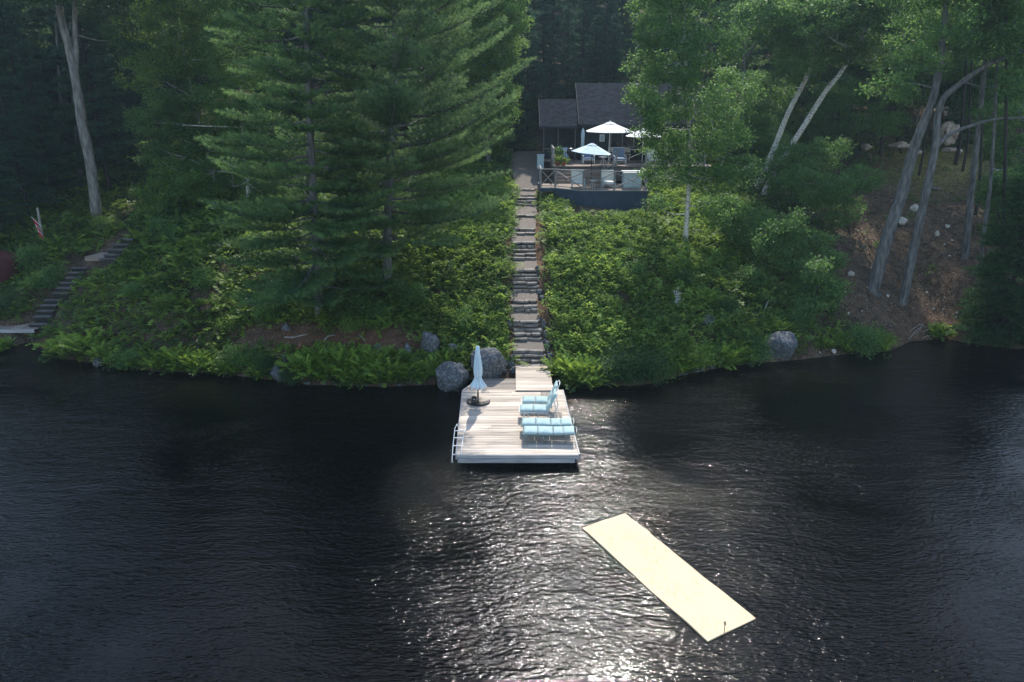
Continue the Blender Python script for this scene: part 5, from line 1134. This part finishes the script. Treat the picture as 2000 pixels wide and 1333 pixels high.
# left birches with hanging leafy crowns
p = tpath([(486, 400), (480, 320), (472, 230), (470, 130), (468, 0), (466, -120)])
cl = [(470, 60, 55), (420, 100, 55), (500, 130, 50), (440, 180, 55), (400, 220, 50), (480, 230, 50), (340, 190, 48), (300, 240, 44), (350, 270, 44), (430, 290, 44), (480, 310, 40), (390, 330, 36), (300, 300, 34), (440, -20, 70), (500, -60, 80), (510, 30, 44), (500, 370, 30), (440, 360, 30)]
broadleaf('paper_birch', 'birch with a mottled white trunk rising left of the pines', p, .13, .04, pxclumps(p[0].y, cl, R1, 2), .12, 1000, 'leaf', 'birch', seed=71, cat='birch tree')
p = tpath([(425, 380), (400, 280), (368, 150), (352, 70), (340, -20), (330, -120)])
cl = [(330, 40, 55), (280, 60, 50), (370, 20, 55), (300, 120, 48), (270, 150, 34), (350, 110, 50), (390, 80, 50), (290, -30, 70), (380, -70, 80), (420, 30, 44)]
broadleaf('paper_birch', 'birch leaning left with a bare pale stretch of trunk, left of the mottled one', p, .13, .04, pxclumps(p[0].y, cl, R1, 2), .12, 1000, 'leaf_light', 'birch', seed=72, cat='birch tree')
sap(330, 420, [(330, 340, 34), (290, 370, 30), (370, 360, 34), (330, 385, 26), (400, 380, 30)], 'light-leaved sapling above the wooden stairs', 73, 'leaf_light')
# broadleaf tree behind the pines, beside the path
p = tpath([(955, 330), (950, 250), (945, 150), (940, 40), (935, -80)])
cl = [(960, 20, 46), (1000, 50, 34), (930, 80, 50), (985, 110, 34), (950, 150, 40), (985, 180, 30), (975, 225, 32), (940, 230, 40), (985, 260, 20), (960, 290, 24), (950, -60, 80), (900, 0, 60), (1000, 10, 30), (900, 150, 50), (1010, 80, 20), (1000, 215, 16)]
broadleaf('path_maple', 'bright green broadleaf tree hanging over the gravel path', p, .2, .05, pxclumps(p[0].y + .5, cl, R1, 1.6), .13, 1100, 'leaf_light', 'bark', seed=75, cat='maple tree')

# the two white pines
def pine_br(gz0, z0, z1, n, Lf, rng, rise):
    out = []; z = z0; az = rng.random() * 6.28
    for i in range(n):
        z = z0 + (z1 - z0) * (i / n) + rng.normal() * .15; az += 2.4 + rng.normal() * .25; out.append((z, az, Lf((z - gz0), az) * rng.uniform(.72, 1.15), rise(az) + rng.normal() * .05))
    return out
p = tpath([(623, 617), (617, 470), (607, 280), (601, 120), (596, 0), (592, -150), (590, -330)]); g = p[0]; rng = np.random.default_rng(81)
brs = pine_br(g.z, g.z + 1.4, g.z + 5.5, 34, lambda h, az: 4.6 - .5 * abs(h - 3.2), rng, lambda az: -.04) + pine_br(g.z, g.z + 4.5, p[-1].z, 92, lambda h, az: float(np.interp(h, [2, 4, 6, 9, 14, 20], [3.2, 4.6, 4.4, 3.6, 3.0, 1.4])) * (1.0 - .12 * math.cos(az)), rng, lambda az: .10)
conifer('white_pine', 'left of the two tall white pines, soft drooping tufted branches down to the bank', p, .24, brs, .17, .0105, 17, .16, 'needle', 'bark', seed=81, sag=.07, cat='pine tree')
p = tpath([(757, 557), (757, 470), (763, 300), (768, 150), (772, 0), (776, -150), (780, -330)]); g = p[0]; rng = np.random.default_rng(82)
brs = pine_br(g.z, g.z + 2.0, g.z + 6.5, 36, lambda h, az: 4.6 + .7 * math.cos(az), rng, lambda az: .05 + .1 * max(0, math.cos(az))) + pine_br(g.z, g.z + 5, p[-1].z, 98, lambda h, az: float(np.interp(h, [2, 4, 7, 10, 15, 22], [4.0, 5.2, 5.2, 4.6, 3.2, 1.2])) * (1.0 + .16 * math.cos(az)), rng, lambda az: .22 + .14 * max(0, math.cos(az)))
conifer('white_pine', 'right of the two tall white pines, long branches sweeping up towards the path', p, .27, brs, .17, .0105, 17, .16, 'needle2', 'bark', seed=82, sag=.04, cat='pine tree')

# ---------------------------------------------------------------- the forest behind
def proto_conifer(seed, Hh, Rm, n, nm, z0=.12):
    rng = np.random.default_rng(seed); br = []
    for i in range(n):
        h = Hh * (z0 + (.98 - z0) * i / n); br.append((h, rng.uniform(0, 6.28), max(.35, Rm * (1 - h / Hh) ** .75) * rng.uniform(.7, 1.15), rng.uniform(-.12, .12)))
    return conifer('dark_conifer', 'x', [Vector((0, 0, 0)), Vector((.1, 0, Hh / 2)), Vector((0, .1, Hh))], .2, br, .26, .03, 9, .30, nm, 'bark_dark', seed=seed, sag=.04, cat='conifer')
def proto_leafy(seed, Hh, rr_, lm):
    rng = np.random.default_rng(seed); cl = auto_clumps((0, 0, Hh * .62), rr_, rr_, Hh * .34, 20, rr_ * .42, rng)
    return broadleaf('forest_tree', 'x', [Vector((0, 0, 0)), Vector((.2, .1, Hh * .4)), Vector((0, .2, Hh * .85))], .17, .05, cl, .2, 420, lm, 'bark', seed=seed)
CP = [proto_conifer(201, 15, 3.0, 100, 'needle_dark'), proto_conifer(202, 17, 3.4, 110, 'needle_dark'), proto_conifer(203, 13, 2.8, 90, 'needle2', .05)]
DP = [proto_leafy(211, 14, 3.2, 'leaf'), proto_leafy(212, 15, 3.4, 'leaf_dark'), proto_leafy(213, 12, 3.0, 'leaf_light')]
def setf(proto, x, y, s, label, group, rz=None):
    o = proto if proto.name not in used else copy_tree(proto); used.add(proto.name)
    o.location = (x, y, gz(x, y) - .15); o.rotation_euler = (R(random.uniform(-2, 2)), R(random.uniform(-2, 2)), random.uniform(0, 6.28)); o.scale = (s, s, s * random.uniform(.92, 1.1)); o['label'] = label; o['group'] = group
    return o
rng = np.random.default_rng(77); placed = []
def fits(x, y, dmin):
    return all((x - a) ** 2 + (y - b) ** 2 > dmin * dmin for a, b in placed)
for _ in range(5000):
    if len(placed) >= 215: break
    y = 43 + 75 * rng.random() ** 1.15; hw = .80 * y + 4; x = rng.uniform(-hw, hw); px, py = proj(x, y, gz(x, y))
    if y < 62 and -2.5 < x < 17: continue           # cabin, decks, path
    if 60 <= y < 66 and 0 < x < 15: continue
    if px > 1420 and y < 58: continue                 # the open slope
    if 250 < px < 1000 and y < 58: continue
    if px > 1350 and y < 62: continue
    if px < 250 and y < 46: continue
    if px > 1600 and 58 <= y < 66 and rng.random() < .5: continue
    if not fits(x, y, 3.3 if y < 80 else 4.6): continue
    placed.append((x, y)); s = rng.uniform(.85, 1.15) * (.85 if px > 1350 and y < 75 else 1)
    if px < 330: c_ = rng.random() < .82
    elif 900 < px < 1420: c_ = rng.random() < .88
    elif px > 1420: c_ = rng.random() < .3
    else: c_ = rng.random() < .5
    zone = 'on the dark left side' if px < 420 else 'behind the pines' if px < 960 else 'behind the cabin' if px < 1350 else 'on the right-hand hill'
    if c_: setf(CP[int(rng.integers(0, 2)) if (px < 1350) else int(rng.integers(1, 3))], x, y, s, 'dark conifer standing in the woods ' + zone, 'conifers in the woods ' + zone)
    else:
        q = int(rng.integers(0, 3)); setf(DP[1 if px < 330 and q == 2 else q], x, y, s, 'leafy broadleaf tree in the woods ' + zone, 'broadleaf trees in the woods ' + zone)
# low dark hemlocks filling the left bank behind the flag post
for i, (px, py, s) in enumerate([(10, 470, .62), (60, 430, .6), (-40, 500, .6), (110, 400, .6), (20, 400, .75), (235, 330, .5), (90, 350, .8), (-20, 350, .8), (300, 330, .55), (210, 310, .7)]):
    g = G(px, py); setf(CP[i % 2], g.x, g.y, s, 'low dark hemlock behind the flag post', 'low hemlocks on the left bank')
for i, (px, py, s) in enumerate([(1010, 290, .5), (1030, 270, .6), (990, 300, .45)]):
    g = G(px, py); setf(CP[i % 2], g.x, g.y, s, 'small dark hemlock at the end of the gravel path', 'hemlocks at the path end')

for i, (px, Y, s_) in enumerate([(1072, 63, .5), (1105, 65, .55), (1155, 66, .55), (1200, 66, .5), (1130, 70, .7), (1180, 70, .7), (1060, 67, .6)]):
    x = (px - 1000) / ppm(Y, 9); setf(CP[i % 2], x, Y, s_, 'dark hemlock close behind the cabin roof', 'hemlocks close behind the cabin')
# ---------------------------------------------------------------- top right: rock outcrop, lumber, shed
def outcrop(px, py, wpx, hpx, Y, label, seed, m='rock_pink'):
    p = aty(px, py, Y); k = ppm(Y, p.z); mb = MB(); rock_mesh(mb, (p.x, p.y + .6, p.z), wpx / k / 2, wpx / k / 2.4, hpx / k / 2, seed, 4, .3); o = mb.build('outcrop_rock', M[m], None, smooth=False, org=(p.x, p.y + .6, p.z)); tag(o, label, 'rock', 'sunlit rocks at the top of the bare slope')
for a, b, c_, d, l in [(1860, 262, 52, 66, 'tallest pinkish rock of the sunlit outcrop'), (1850, 215, 50, 34, 'pink rock at the top of the sunlit outcrop'), (1764, 285, 60, 22, 'low sunlit rock left of the outcrop'), (1870, 296, 56, 18, 'flat split rock at the foot of the outcrop'), (1702, 163, 22, 24, 'pale rock showing between trunks above the lumber'), (1800, 300, 40, 14, 'small slab between the low rock and the outcrop'), (1700, 290, 30, 20, 'small pale rock below the lumber stack')]:
    g = G(a, b + d // 2 + 12); outcrop(a, b, c_ * .7, d * .7, g.y if g.y < 75 else 64, l, int(a) % 37)
def lumber(px, py, wpx, n, label):
    g = G(px, py + 10); Y = min(g.y, 66); p = aty(px, py, Y); k = ppm(Y, p.z); t = thing('lumber_stack', (p.x, p.y, p.z - .3), label, 'lumber')
    for i in range(n):
        mb = MB(); hw = wpx / k / 2 * random.uniform(.8, 1.1); dx = random.uniform(-.15, .15); mb.box(p.x - hw + dx, p.x + hw + dx, p.y + (i % 2) * .1, p.y + .4 + (i % 2) * .1, p.z - .35 + i * .13, p.z - .26 + i * .13); mb.build('board', M['wood_grey'], t)
lumber(1682, 238, 34, 8, 'stack of grey boards seen between trunks on the right hill')
lumber(1640, 200, 22, 5, 'smaller stack of grey boards left of the larger one')
for (px, py, wp, hp, m, lab) in [(1808, 56, 40, 14, 'cabinet', 'pale shed glimpsed through the leaves at the top right'), (1968, 332, 46, 6, 'white', 'white bench top showing at the right edge of the slope')]:
    Y = 70 if py < 100 else min(G(px, py + 6).y, 60); p = aty(px, py, Y); k = ppm(Y, p.z); t = thing('small_shed' if py < 100 else 'white_bench', p, lab, 'shed' if py < 100 else 'bench'); hw = wp / k / 2; hh = hp / k
    mb = MB()
    if py < 100:
        mb.box(p.x - hw, p.x + hw, p.y, p.y + 2, p.z - hh, p.z + hh * .4); mb.build('wall', M[m], t); mb = MB(); mb.box(p.x - hw - .2, p.x + hw + .2, p.y - .2, p.y + 2.2, p.z + hh * .4, p.z + hh * .55); mb.build('roof', M['roof'], t)
        mb = MB(); mb.box(p.x - hw * .2, p.x + hw * 1.1, p.y - .15, p.y - .05, p.z - hh * 1.6, p.z - hh); mb.build('base_beam', M['terracotta'], t)
        z0 = gz(p.x, p.y + 1)
        mb = MB(); [mb.box(p.x + s * hw * .9 - .08, p.x + s * hw * .9 + .08, p.y + .1, p.y + .3, min(z0, p.z) - 1, p.z - hh) for s in (-1, 1)]; mb.build('stilt', M['railwood'], t)
    else:
        mb.box(p.x - hw, p.x + hw, p.y, p.y + .4, p.z - .05, p.z + .05); mb.build('seat', M[m], t)
        for s in (-.8, .8): q = MB(); q.box(p.x + s * hw - .05, p.x + s * hw + .05, p.y + .05, p.y + .35, p.z - .6, p.z - .052); q.build('leg', M[m], t)

# ---------------------------------------------------------------- haze
HAZE = 0.00045
if HAZE:
    mb = MB(); mb.box(-262, 262, -62, 402, -8.5, 150); m = bpy.data.materials.new('thin_air'); m.use_nodes = True; N = m.node_tree.nodes; N.clear()
    v = N.new('ShaderNodeVolumePrincipled'); v.inputs['Color'].default_value = (.6, .85, 1, 1); v.inputs['Density'].default_value = HAZE; v.inputs['Anisotropy'].default_value = .3
    ou = N.new('ShaderNodeOutputMaterial'); m.node_tree.links.new(v.outputs[0], ou.inputs['Volume']); o = mb.build('haze', m); tag(o, 'thin pale haze over the hillside', kind='stuff')
